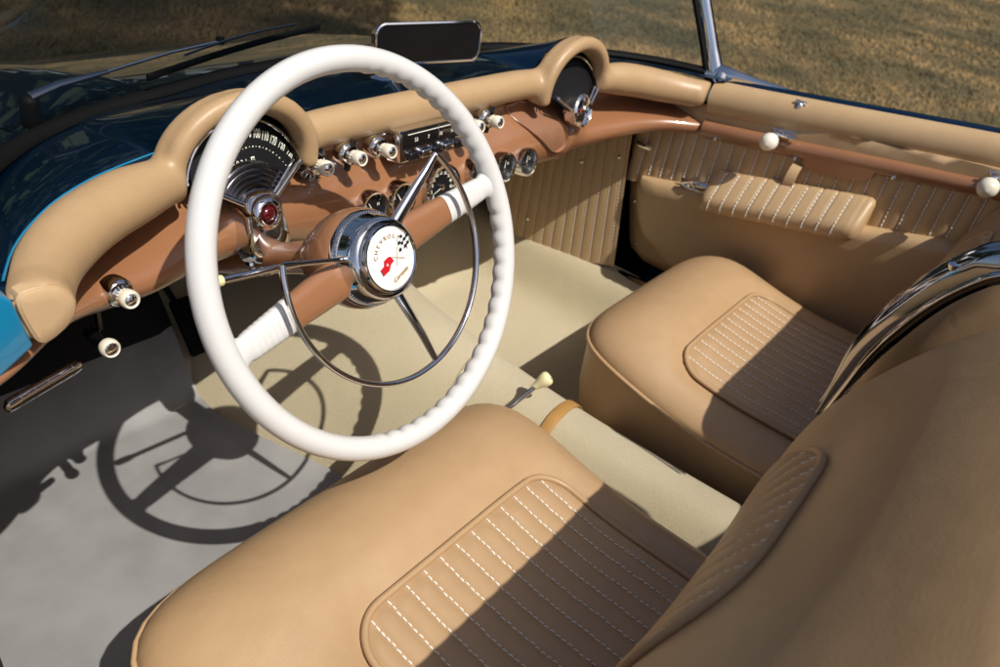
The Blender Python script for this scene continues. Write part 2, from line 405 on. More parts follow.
# ---------- cowl instruments: fan-shaped faces under the two arches
def fan_frame(sg):
    o = Vector((sg * HC, .424, .552)); z = Vector((0, -.955, .297)).normalized()
    return facing(o, z)
def make_binnacle(sg, name, label):
    root = empty(name, parent=car); root['label'] = label
    F = fan_frame(sg)
    # dark hood lining behind the arch
    mb = MB(); rows = []
    for d, s in ((-.006, .93), (-.02, .92), (-.034, .90)):
        rows.append([F @ Vector((.079 * s * math.cos(a), .054 + .064 * s * math.sin(a), d - .004)) for a in np.linspace(-.35, PI + .35, 40)])
    mb.grid(rows, M['dial'])
    mb.build('hood_lining', root)
    A = R(56); R1 = .1125
    RV = .087 if sg < 0 else .080
    # face
    mb = MB()
    ths = np.linspace(-A, A, 41)
    mb.grid([[F @ Vector((r * math.sin(t), r * math.cos(t), d)) for t in ths] for r, d in ((.012, -.004), (.05, -.010), (.09, -.018), (R1, -.022))], M['dial'])
    if sg < 0:
        # grooved half rings round the hub of the dial
        prof = []
        for k in range(5):
            r0 = .030 + k * .0065
            prof += [(r0, -.003 - k * .001), (r0 + .003, .001 - k * .001), (r0 + .0058, -.003 - k * .0012)]
        mb.grid([[F @ Vector((r * math.sin(t), r * math.cos(t), d)) for t in ths] for r, d in prof], M['dark_chrome'])
        ANG = {30: -54, 40: -44, 50: -34, 60: -24, 70: -14, 80: -4, 90: 5.5, 100: 14.5, 110: 24, 120: 33.5, 130: 43.5, 140: 54}
        for v, deg in ANG.items():
            a = R(deg); px_, py_ = .010 + .0700 * math.sin(a), .0925 * math.cos(a) - .001
            T = F @ Matrix.Translation((px_, py_, -.0175)) @ Matrix.Rotation(-a * .85, 4, 'Z')
            mb.text(str(v), .0165, T, M['numeral'], sx=.42, depth=.0002)
            for q in (0, .5):
                b = a - R(9.5) * q; rr = .0011 if q == 0 else .0007
                T2 = F @ Matrix.Translation((.012 + .058 * math.sin(b), .0755 * math.cos(b), -.0145))
                mb.lathe([(rr, -.0006), (0, .0006)], T2.translation, T2.to_3x3() @ Vector((0, 0, 1)), M['numeral'], 8)
        T = F @ Matrix.Translation((-.006, .060, -.0125)); mb.text('6 0 2 1', .0085, T, M['numeral'], sx=.9)
        T = F @ Matrix.Translation((.0125, .060, -.0125)); mb.rbox((.005, .0085, .001), T, M['numeral'], .0003, 1)
        mb.text('8', .008, T @ Matrix.Translation((0, 0, .0008)), M['ink'])
    mb.build('dial_face', root)
    # chrome V frame
    mb = MB(); w = .0035
    for s in (-1, 1):
        pts = [F @ Vector((r * math.sin(s * A), r * math.cos(s * A), d)) for r, d in ((.018, .006), (.05, .003), (.08, .000), (RV, -.001))]
        mb.tube(pts, .0034, M['chrome'], 10, flat=(1, .8))
        pts = [F @ Vector((r * math.sin(s * (A - .06)), r * math.cos(s * (A - .06)), d)) for r, d in ((.022, .001), (.05, -.002), (.08, -.006), (RV - .004, -.008))]
        mb.tube(pts, .0022, M['chrome'], 8)
    mb.tube([F @ Vector((.0795 * math.sin(t), .036 + .0735 * math.cos(t), -.012)) for t in np.linspace(-R(80), R(80), 40)], .0018, M['chrome'], 8)
    mb.build('chrome_frame', root)
    ax = F.to_3x3() @ Vector((0, 0, 1))
    if sg > 0: F = F @ Matrix.Translation((0, .014, -.006))
    o = F.translation
    if sg < 0:
        # chrome housing that runs from the lens down to the column, red lens
        mb = MB()
        out = [(0, .030), (.016, .026), (.025, .012), (.027, -.006), (.029, -.025), (.028, -.040), (.020, -.054), (0, -.058)]
        out = out + [(-x, y) for x, y in out[-2:0:-1]]
        poly = cr_path([(a, b, 0) for a, b in out] + [(out[0][0], out[0][1], 0)], 4)[:-1]
        mb.loft([[F @ Vector((p.x * s, p.y * s - .002, d)) for p in poly] for d, s in ((-.02, 1.08), (.004, 1.05), (.010, .98), (.014, .85), (.0145, .5))], M['chrome'], False, True)
        mb.build('lens_housing', root)
        mb = MB(); mb.lathe([(.0215, .004), (.0218, .010), (.0200, .016), (.0165, .0195), (.0125, .020), (.0100, .016)], o, ax, M['chrome'], 28); mb.build('lens_bezel', root)
        mb = MB(); mb.lathe([(.0098, .014), (.0088, .0175), (.006, .0195), (.003, .0203), (0, .0205)], o, ax, M['red_lens'], 20); mb.build('red_lens', root)
    else:
        mb = MB(); mb.lathe([(.029, -.012), (.030, .008), (.0292, .014), (.025, .017), (.0215, .014), (.019, .009)], o, ax, M['chrome'], 36)
        for k in range(24):
            a = 2 * PI * k / 24; T = F @ Matrix.Rotation(a, 4, 'Z') @ Matrix.Translation((.0292, 0, .010)); mb.rbox((.002, .003, .008), T, M['chrome'], .0006, 1)
        mb.build('badge_bezel', root)
        mb = MB(); mb.lathe([(.0193, .009), (.012, .0105), (0, .011)], o, ax, M['black_gloss'], 28)
        T = F @ Matrix.Translation((0, 0, .0122))
        mb.add([T @ Vector(p) for p in ((-.009, -.001, 0), (-.003, -.002, 0), (-.002, .002, 0), (-.008, .003, 0))], [(0, 1, 2, 3)], M['red'])
        mb.add([T @ Vector(p) for p in ((.002, .002, 0), (.011, .001, 0), (.012, .007, 0), (.003, .008, 0))], [(0, 1, 2, 3)], M['emblem'])
        mb.tube([T @ Vector((-.006, -.008, 0)), T @ Vector((.006, .006, 0))], .0005, M['chrome'], 6); mb.tube([T @ Vector((.006, -.008, 0)), T @ Vector((-.006, .006, 0))], .0005, M['chrome'], 6)
        mb.build('badge_disc', root)
    return root
make_binnacle(-1, 'speedometer', 'fan-shaped black speedometer behind the steering wheel')
make_binnacle(1, 'speaker_cowl', 'black fan-shaped panel with round flag badge on the far cowl')

# ---------- gauges
def make_gauge(x, z, r, style, name='gauge'):
    y = dash_surface(x, z); root = empty(name, parent=car)
    n = Vector((0, -.985, .17)).normalized(); o = Vector((x, y - .0045, z)); F = facing(o, n)
    mb = MB(); mb.lathe([(r * 1.02, -.02), (r * 1.02, .006), (r * .97, .0105), (r * .86, .010), (r * .80, .005), (r * .78, .001)], o, n, M['chrome'], 40); mb.build('bezel', root)
    mb = MB(); mb.lathe([(r * .80, .0012), (r * .4, .0012), (0, .0012)], o, n, M['dial'], 32)
    rnd = random.Random(int(x * 1e4))
    a0, a1 = (R(215), R(-35)) if style == 'tach' else (R(150), R(30))
    nt = 11 if style == 'tach' else 5
    for k in range(nt):
        a = a0 + (a1 - a0) * k / (nt - 1)
        if style == 'tach' and k % 1 == 0 and k < 10:
            T = F @ Matrix.Translation((r * .60 * math.cos(a), r * .60 * math.sin(a), .0018)); mb.text(str(k * 5), r * .21, T, M['numeral'], sx=.8)
        T = F @ Matrix.Rotation(a, 4, 'Z') @ Matrix.Translation((r * .71, 0, .0018)); mb.rbox((r * .10, r * .03, .0006), T, M['numeral'], .0002, 1)
    if style != 'tach':
        for s, tx in ((-1, style[0]), (1, style[1])):
            T = F @ Matrix.Translation((s * r * .48, r * .12, .0018)); mb.text(tx, r * .26, T, M['numeral'])
    mb.build('dial', root)
    mb = MB(); a = R({'tach': 200}.get(style, 120 if x < 0 else 75))
    c = F @ Vector((0, -r * .18 if style != 'tach' else 0, .004))
    d = F.to_3x3() @ Vector((math.cos(a), math.sin(a), 0)); e = F.to_3x3() @ Vector((-math.sin(a), math.cos(a), 0))
    mb.add([c - d * r * .14 + e * .0012, c - d * r * .14 - e * .0012, c + d * r * .62 - e * .0003, c + d * r * .62 + e * .0003], [(0, 1, 2, 3)], M['numeral'])
    mb.lathe([(r * .13, -.002), (r * .12, .001), (0, .0016)], c, n, M['chrome'], 16); mb.build('needle', root)
    return root
for x, z, st in ((-.156, .4995, 'CH'), (-.096, .4985, 'EF'), (.088, .4985, '06'), (.152, .496, 'CH'), (.213, .4935, '12')):
    make_gauge(x, z, .0255, st)
tg = make_gauge(-.004, .4945, .038, 'tach', 'tachometer'); tg['label'] = 'larger black tachometer in the middle of the gauge row'

# ---------- dash knobs
def make_knob(x, z, name='control_knob', r=.0095, L=.024, yoff=0., style='round'):
    y = dash_surface(x, z) + yoff; root = empty(name, parent=car)
    n = Vector((0, -.99, .12)).normalized(); o = Vector((x, y, z))
    mb = MB(); mb.lathe([(r * 1.7, -.01), (r * 1.75, .004), (r * 1.45, .008), (r * 1.3, .009), (r * 1.3, .013), (r * .8, .015)], o, n, M['chrome'], 28)
    if style == 'wing':
        T = facing(o + n * .008, n, (.4, 0, 1)); mb.rbox((.007, .044, .010), T, M['black_gloss'], .002, 2)
    if style == 'scale':
        F = facing(o + n * .004, n)
        for k in range(7):
            a = R(200 + k * 22); T = F @ Matrix.Rotation(a, 4, 'Z') @ Matrix.Translation((r * 2.0, 0, 0)); mb.rbox((.008, .0022, .002), T, M['chrome'], .0005, 1)
        mb.lathe([(r * 2.5, .0), (r * 1.6, .004)], o, n, M['black_gloss'], 28)
    mb.build('base', root)
    mb = MB(); mb.lathe([(r * .82, .008), (r * .86, L * .55), (r * 1.05, L * .6), (r * 1.1, L * .75), (r * 1.04, L * .95), (r * .9, L), (r * .72, L - .001)], o + n * .004, n, M['ivory'], 24)
    for k in range(14):
        a = 2 * PI * k / 14; F = facing(o + n * (.004 + L * .35), n); T = F @ Matrix.Rotation(a, 4, 'Z') @ Matrix.Translation((r * .86, 0, 0)); mb.rbox((.0014, .0018, L * .4), T, M['ivory'], .0005, 1)
    mb.build('knob', root)
    mb = MB(); mb.lathe([(r * .74, -.0015), (r * .5, .0006), (0, .0012)], o + n * (.004 + L), n, M['chrome'] if style != 'dark' else M['dial'], 20); mb.build('insert', root)
    return root
for x, z, st in ((-.248, .580, 'scale'), (-.190, .581, 'wing'), (-.134, .580, 'round'), (.060, .582, 'round'), (.109, .581, 'wing')):
    make_knob(x, z, style=st, L=.030, yoff=.458 - dash_surface(x, z))
make_knob(-.553, .527, r=.0092, L=.026)['label'] = 'headlight knob alone near the end of the dash'

# ---------- radio
radio = empty('radio', parent=car)
rx0, rx1 = -.106, .038
ry = .441
Tn = facing((( rx0 + rx1) / 2, ry, .579), (0, -.985, .17))
mb = MB(); w, h = rx1 - rx0, .047
mb.rbox((w, h, .03), Tn @ Matrix.Translation((0, 0, -.012)), M['chrome'], .003, 2); mb.build('radio_case', radio)
mb = MB(); mb.rbox((w - .010, h * .56, .004), Tn @ Matrix.Translation((0, .009, .0025)), M['black_gloss'], .0012, 2)
for k, tx in enumerate(('55', '7', '10', '14')):
    mb.text(tx, .0075, Tn @ Matrix.Translation((-.04 + k * .026, .007, .005)), M['numeral'])
mb.rbox((.0014, .02, .001), Tn @ Matrix.Translation((.008, .010, .005)), M['chrome'], .0003, 1)
mb.rbox((w - .03, .0012, .0006), Tn @ Matrix.Translation((0, .0165, .0047)), M['numeral'], .0002, 1)
mb.build('radio_dial', radio)
for k in range(5):
    mb = MB(); mb.rbox((.0215, .0125, .014), Tn @ Matrix.Translation((-.05 + k * .025, -.0145, .006)), M['chrome'] if k % 2 else M['black_gloss'], .003, 3); mb.build('push_button', radio)

# ---------- steering wheel and column
WC = Vector((-.352, .22, .585)); wt = R(25.641)
AX = Vector((0, -math.cos(wt), math.sin(wt))); UP = Vector((0, math.sin(wt), math.cos(wt))); LX = Vector((1, 0, 0))
def W(a, r, off=0.): return WC + LX * (r * math.cos(a)) + UP * (r * math.sin(a)) + AX * off
def Wxy(x, y, off=0.): return WC + LX * x + UP * y + AX * off
wheel = empty('steering_wheel', parent=car)
mb = MB(); N = 384; n = 18; rings = []
for i in range(N):
    a = 2 * PI * i / N; er = LX * math.cos(a) + UP * math.sin(a); ring = []
    # finger grips on the inner, far side of the rim, except around the two spokes
    d = min(abs((a - R(11) + PI) % (2 * PI) - PI), abs((a - R(191) + PI) % (2 * PI) - PI))
    g = float(sm(.10, .18, d)) * (0.0 if R(80) < a < R(250) else 1.0)
    wob = g * .0038 * (abs(math.sin(a * 29)) ** .8 - .75)
    for k in range(n):
        t = 2 * PI * k / n
        inner = max(0., -math.cos(t - .35)) ** 2.2
        rr = .0137 + wob * inner
        ring.append(W(a, .2052) + er * (rr * math.cos(t) * .97) + AX * (rr * math.sin(t) * 1.04))
    rings.append(ring)
mb.grid(rings, M['white'], close_u=True, close_v=True)
mb.build('rim', wheel, auto=0)
def spoke_mb(a, base, tip):
    """copper spoke with white ribbed sleeve where it joins the rim"""
    mb = MB(); er = LX * math.cos(a) + UP * math.sin(a); et = -LX * math.sin(a) + UP * math.cos(a)
    def ring(r, w, h, off, q=2.6):
        out = []
        for k in range(24):
            t = 2 * PI * k / 24; c, s = math.cos(t), math.sin(t)
            out.append(WC + er * r + et * (w * math.copysign(abs(c) ** (2 / q), c)) + AX * (off + h * math.copysign(abs(s) ** (2 / q), s)))
        return out
    rs = []
    for r in np.linspace(.03, .124, 12):
        t = (r - .03) / .094; rs.append(ring(r, .0235 - .006 * t, .0125 - .003 * t, -.022 + .010 * t))
    mb.loft(rs, M['copper'])
    rs = []
    for i, r in enumerate(np.linspace(.122, .180, 60)):
        t = (r - .122) / .058; rib = .0005 * float(sm(-.9, -.3, math.sin(2 * PI * t * 8)))
        rs.append(ring(r, .0175 - .0035 * t + rib, .0098 - .001 * t + rib, -.012 + .008 * t))
    for r, w, h in ((.184, .0135, .009), (.190, .0155, .0105), (.196, .021, .0115), (.201, .027, .011)): rs.append(ring(r, w, h, -.003, 2))
    mb.loft(rs, M['white'])
    return mb
for a in (R(11), R(190.5)): spoke_mb(a, .03, .2).build('spoke', wheel)
# hub: copper bell, chrome rings, emblem
mb = MB(); mb.lathe([(.0185, -.101), (.032, -.100), (.0365, -.096), (.0395, -.090), (.0475, -.074), (.0535, -.056), (.0562, -.040), (.0558, -.026), (.050, -.014), (.04, -.008)], WC, AX, M['copper'], 56)
mb.build('hub', wheel)
mb = MB(); mb.lathe([(.0515, -.030), (.0535, -.026), (.0535, -.018), (.0515, -.013), (.0500, -.012), (.0475, -.002), (.0455, .006), (.0430, .0105), (.0405, .0115), (.0392, .0085), (.0380, .0085), (.0372, .0145), (.0358, .0175), (.0342, .0178), (.0328, .0160)], WC, AX, M['chrome'], 72)
for k in range(90):
    a = 2 * PI * k / 90; T = frame(W(a, .0510, -.0128), LX * math.cos(a) + UP * math.sin(a), -LX * math.sin(a) + UP * math.cos(a), AX); mb.rbox((.002, .0018, .003), T, M['chrome'], .0005, 1)
mb.build('hub_ring', wheel)
EF = frame(Wxy(0, 0, .0195), LX, UP, AX)
EF = EF @ Matrix.Rotation(R(12), 4, 'Z')
mb = MB(); mb.lathe([(.0330, .0160), (.026, .0183), (.014, .0198), (0, .0202)], WC, AX, M['emblem'], 56)
def curved(off): return Vector((0, 0, off))
for k, ch in enumerate('CHEVROLET'):
    a = R(62 - k * 15.5); T = EF @ Matrix.Rotation(a, 4, 'Z') @ Matrix.Translation((0, .0238, .0003)); mb.text(ch, .0066, T, M['gold'])
T = EF @ Matrix.Translation((.001, -.0195, .0006)) @ Matrix.Rotation(R(10), 4, 'Z'); mb.text('Corvette', .0066, T, M['gold'], shear=.4)
# flags on crossed staffs
def flag(pts, mat, dz=.0014): mb.add([EF @ Vector((x * 1.25 + .0045, y * 1.3, dz)) for x, y in pts], [tuple(range(len(pts)))], mat)
mb.tube([EF @ Vector((.000, -.0085, .001)), EF @ Vector((.0095, .009, .001))], .00045, M['gold'], 6)
mb.tube([EF @ Vector((.014, -.0065, .001)), EF @ Vector((-.004, .0035, .001))], .00045, M['gold'], 6)
flag([(-.0065, .0035), (-.0045, -.0015), (-.0095, -.0028), (-.0128, -.0062), (-.0205, -.0072), (-.0212, -.0012), (-.0165, -.0004), (-.0145, .0035), (-.0095, .0042)], M['red'])
mb.text('+', .007, EF @ Matrix.Translation((-.0118, -.0018, .0017)), M['emblem'])
for i in range(4):
    for j in range(4):
        x = .0045 + i * .0032; y = .0015 + j * .0027 + .0012 * math.sin(i * 1.4)
        mt = M['ink'] if (i + j) % 2 == 0 else M['emblem']
        flag([(x + .0008 * j, y), (x + .0032 + .0008 * j, y + .0003), (x + .004 + .0008 * j, y + .003), (x + .0008 * (j + 1), y + .0027)], mt)
mb.build('emblem', wheel, auto=30)
# horn ring
mb = MB(); A0, A1 = R(166), R(403)
HR = .1345; off = .016
arc = [W(A0 + (A1 - A0) * k / 90, HR, off) for k in range(91)]
mb.tube(arc, .0036, M['chrome'], 12, flat=(1.15, .85), up=AX)
for a, e in ((A0, R(150)), (A1, R(55))):
    tipp = W(a, HR, off); inner = W(a - (R(2) if a == A0 else R(-2)), .046, .0)
    mb.tube([tipp, tipp.lerp(inner, .25) + AX * .001, tipp.lerp(inner, .6), inner], [.0036, .0024 if a == A0 else .0050, .0024 if a == A0 else .0068, .0030 if a == A0 else .0078], M['chrome'], 12, flat=(.7, 1.), up=AX)
a = R(283); mb.tube([W(a, HR, off), W(a, .10, .012), W(a, .046, .0)], [.0040, .0052, .0068], M['chrome'], 12, flat=(.6, 1.), up=AX)
mb.build('horn_ring', wheel)
# column
mb = MB(); mb.lathe([(.0225, -.36), (.0225, -.27), (.0205, -.262), (.0195, -.25), (.0195, -.098)], WC, AX, M['copper'], 36)
mb.lathe([(.0215, -.232), (.0235, -.230), (.0235, -.222), (.0200, -.220)], WC, AX, M['chrome'], 36)
mb.build('steering_column', car)
# turn signal lever
lev = empty('turn_signal_lever', parent=car)
b0 = Vector((-.360, .305, .5475)); b1 = Vector((-.520, .297, .5735))
mb = MB(); mb.lathe([(.008, -.004), (.0085, .006), (.0045, .012)], b0, b1 - b0, M['chrome'], 16)
mb.tube([b0, b0.lerp(b1, .6), b0.lerp(b1, .86)], .0042, M['chrome'], 12); mb.build('stem', lev)
mb = MB(); d = (b1 - b0); mb.lathe([(.0045, .84 * d.length), (.0058, .845 * d.length), (.0068, .93 * d.length), (.0062, 1.0 * d.length), (.003, 1.02 * d.length), (0, 1.022 * d.length)], b0, d, M['ivory_yellow'], 16); mb.build('tip', lev)

# ---------- things hanging under the dash on the driver's side
kr = empty('hood_release', parent=car); kr['label'] = 'small ivory knob on a bracket under the dash'
o = Vector((-.5700, .405, .462)); n = Vector((-.05, -.98, .15)).normalized()
mb = MB(); mb.box((-.562, .430, .462), (-.558, .438, .51), M['black_gloss']);
mb.lathe([(.008, -.035), (.008, .004), (.0095, .006), (.0095, .010)], o, n, M['black_gloss'], 20); mb.build('bracket', kr)
mb = MB(); mb.lathe([(.0095, .006), (.0105, .010), (.0100, .016), (.0085, .018), (.0072, .017)], o, n, M['ivory'], 24); mb.lathe([(.0074, .0165), (.004, .018), (0, .0184)], o, n, M['chrome'], 20); mb.build('knob', kr)
mb = MB(); a, b = Vector((-.682, .385, .447)), Vector((-.592, .42, .436))
rr = [.0025, .0070, .0078, .0078, .0078, .0078, .0078, .0070, .0025]; tt = [0, .03, .1, .3, .5, .7, .9, .97, 1]
mb.tube([a.lerp(b, t) for t in tt], rr, M['chrome'], 18, flat=(1, .7), up=(0, 0, 1))
for t in (.18, .36, .54, .72, .86): mb.tube([a.lerp(b, t - .012), a.lerp(b, t + .012)], .0082, M['chrome'], 18, flat=(1, .7), up=(0, 0, 1))
mb.build('brake_handle', car)

# ---------- floor, tunnel, footwells
mb = MB(); rows = []
for y in np.concatenate([np.linspace(-.95, .70, 34), np.linspace(.74, 1.02, 8)]):
    zt = 0 if y < .74 else (y - .74) * 1.05
    row = []
    for x in (-.76, -.72, -.68, -.61, -.57, -.54, -.4, -.2, 0, .2, .4, .53, .56, .58, .60, .63, .66, .68):
        side = max(0, abs(x) - .545); zs = min(.125, side * 2.0) if x > 0 else 0
        row.append((x, y, max(zt, zs) + (.0 if y < .74 else 0)))
    rows.append(row)
mb.grid(rows, M['carpet']); mb.build('floor_carpet', car, sub=1)
mb = MB(); mb.grid([[(x, y, .006 + max(0, y - .735) * 1.05) for x in np.linspace(-.76, interp(y, [.77, .86, 1.0], [-.262, -.25, -.24]), 12)] for y in np.linspace(.828, 1.0, 8)], M['dark']); mb.build('toe_board_shade', car)  # black sheet painted in for the deep shade under the dash
# tunnel
ty = [-.95, -.35, 0, .15, .25, .43, .55, .67, .77, .9, 1.02]
txl = [-.12, -.12, -.125, -.145, -.17, -.215, -.25, -.272, -.28, -.285, -.29]
txr = [.12, .12, .12, .12, .122, .135, .16, .20, .23, .25, .26]
tz = [.235, .228, .213, .211, .214, .224, .226, .232, .25, .28, .31]
TXL, TXR, TZ = Spl(ty, txl), Spl(ty, txr), Spl(ty, tz)
mb = MB(); rows = []
for y in np.linspace(-.95, 1.02, 60):
    l, r, h = TXL(y), TXR(y), TZ(y); row = []
    for k in range(25):
        t = k / 24
        # driver side: long slope; passenger side: steep shoulder
        cl = l + (-.055 - l) * 1.0
        if t < .5:
            s = t / .5; x = l + (.0 - l) * s; z = h * (1 - (1 - s) ** 1.9)
        else:
            s = (t - .5) / .5; a = s * PI / 2; x = r * math.sin(a) ** .85; z = h * math.cos(a) ** .55 if s < 1 else -.002
        row.append((x, y, z - .002))
    rows.append(row)
mb.grid(rows, M['carpet'])
mb.build('tunnel_carpet', car, sub=1, auto=0)
# seam lines of the carpet
mb = MB(); pts = []
def tunnel_z(x, y):
    l, r, h = TXL(y), TXR(y), TZ(y)
    if x < 0: s = (x - l) / (0 - l); return h * (1 - (1 - s) ** 1.9)
    a = math.asin(min(1, (x / r) ** (1 / .85))); return h * math.cos(a) ** .55
mb.tube([(x, .30 + .25 * (x + .1) , tunnel_z(x, .30 + .25 * (x + .1)) - .001) for x in np.linspace(-.17, .085, 24)], .0022, M['carpet'], 8)
mb.build('carpet_seam', car)
# strap round the tunnel
mb = MB(); sec = []
for x in np.linspace(-.13, .10, 40):
    y = .142 + .10 * (x - .03); z = tunnel_z(x, y)
    sec.append([Vector((x, y - .010, z + .0005)), Vector((x, y - .010, z + .003)), Vector((x, y - .006, z + .0042)), Vector((x, y + .006, z + .0042)), Vector((x, y + .010, z + .003)), Vector((x, y + .010, z + .0005))])
mb.loft(sec, M['strap']); mb.build('leather_strap', car)
# gear lever
gl = empty('gear_lever', parent=car)
p0 = Vector((.018, .272, .205)); p2 = Vector((.0, .186, .250)); p0 = Vector((-.085, .212, .190)); pk = Vector((-.006, .180, .256))
mb = MB(); mb.tube([p0, p0.lerp(pk, .5), p0.lerp(pk, .93)], .0042, M['chrome'], 12); mb.lathe([(.026, -.0), (.020, .008), (.008, .016)], p0, (pk - p0), M['rubber'], 20); mb.build('stem', gl)
mb = MB(); d = (pk - p0).normalized(); d = (d + Vector((0, -.25, .25))).normalized()
mb.lathe([(.0048, -.016), (.0055, -.012), (.0075, -.002), (.0110, .006), (.0122, .012), (.0118, .017), (.0095, .020), (.005, .0214), (0, .0218)], pk, d, M['ivory_yellow'], 28)
T = facing(pk + d * .0218, d); 
for k, ch in enumerate('PRNDL'): mb.text(ch, .0045, T @ Matrix.Translation((-.006 + k * .003, 0, -.0006)), M['ink'])
mb.build('knob', gl)
# kick panels (pleated) and scuff
def kick(sg):
    a = Vector((sg * (.60 if sg > 0 else .75), .74, 0)); b = Vector((sg * (.648 if sg > 0 else .76), .452, 0)); mb = MB(); rows = []
    d = (b - a); L = d.length; dn = d.normalized(); nn = Vector((-sg * dn.y, sg * dn.x, 0)) * (1 if sg > 0 else 1)
    nn = Vector((-sg * abs(dn.y), -abs(dn.x), 0)).normalized()
    for i in range(97):
        t = i / 96; p = a + d * t; ph = (t * 12.5) % 1.0
        off = .0024 * (1 - (2 * ph - 1) ** 4)
        zb = .055 + .085 * t
        rows.append([p + nn * off + Vector((0, -.066 * t * max(0, 1 - z / .45), z)) for z in np.linspace(zb, .52 if sg > 0 else .44, 8)])
    mb.grid(rows, M['vinyl_door'])
    for j in range(13):
        t = (j + .0) / 12.5; p = a + d * t
        if t > .99: continue
        z = .06 + .085 * t
        while z < (.5 if sg > 0 else .43):
            ky = -.066 * t * max(0, 1 - z / .45); mb.tube([p + nn * .0016 + Vector((0, ky, z)), p + nn * .0016 + Vector((0, ky + .0005 * t, z + .0052))], .0009, M['thread'], 5); z += .0085
    for t, z in ((.10, .14), (.30, .17), (.95, .20), (.66, .36), (.95, .40), (.45, .11), (.8, .15)):
        p = a + d * t + nn * .003 + Vector((0, 0, z)); mb.lathe([(.0048, 0), (.004, .0022), (0, .003)], p, nn, M['chrome'], 12)
    mb.build('kick_panel', car)
kick(1); kick(-1)
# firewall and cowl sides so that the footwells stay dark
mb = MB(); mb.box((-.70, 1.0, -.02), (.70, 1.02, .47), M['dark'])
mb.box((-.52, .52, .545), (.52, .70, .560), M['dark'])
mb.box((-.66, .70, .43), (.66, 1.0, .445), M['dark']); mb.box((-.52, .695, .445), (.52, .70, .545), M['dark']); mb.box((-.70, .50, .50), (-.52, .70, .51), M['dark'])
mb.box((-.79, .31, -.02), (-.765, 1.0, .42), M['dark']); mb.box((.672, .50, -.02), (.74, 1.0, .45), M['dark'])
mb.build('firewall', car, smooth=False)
mb = MB(); mb.tube([(.665, .42, .118), (.662, .30, .126), (.66, .1, .126)], .012, M['chrome'], 12, flat=(.5, 1.4), up=(0, 0, 1)); mb.build('door_sill_plate', car)

# accelerator and brake pedals in the dark of the footwell
for x, y, z, w, h in ((-.235, .80, .12, .045, .11),):
    pd = empty('foot_pedal', parent=car); T = facing((x, y, z), (0, -.8, .6))
    mb = MB(); mb.rbox((w, h, .014), T, M['rubber'], .005, 2)
    for k in range(5): mb.rbox((w * .85, h * .06, .004), T @ Matrix.Translation((0, (k - 2) * h * .18, .008)), M['rubber'], .001, 1)
    mb.build('pedal_pad', pd)
    mb = MB(); mb.tube([(x, y + .01, z), (x, y + .10, z + .06), (x, y + .2, z + .25)], .006, M['dark'], 8); mb.build('pedal_arm', pd)

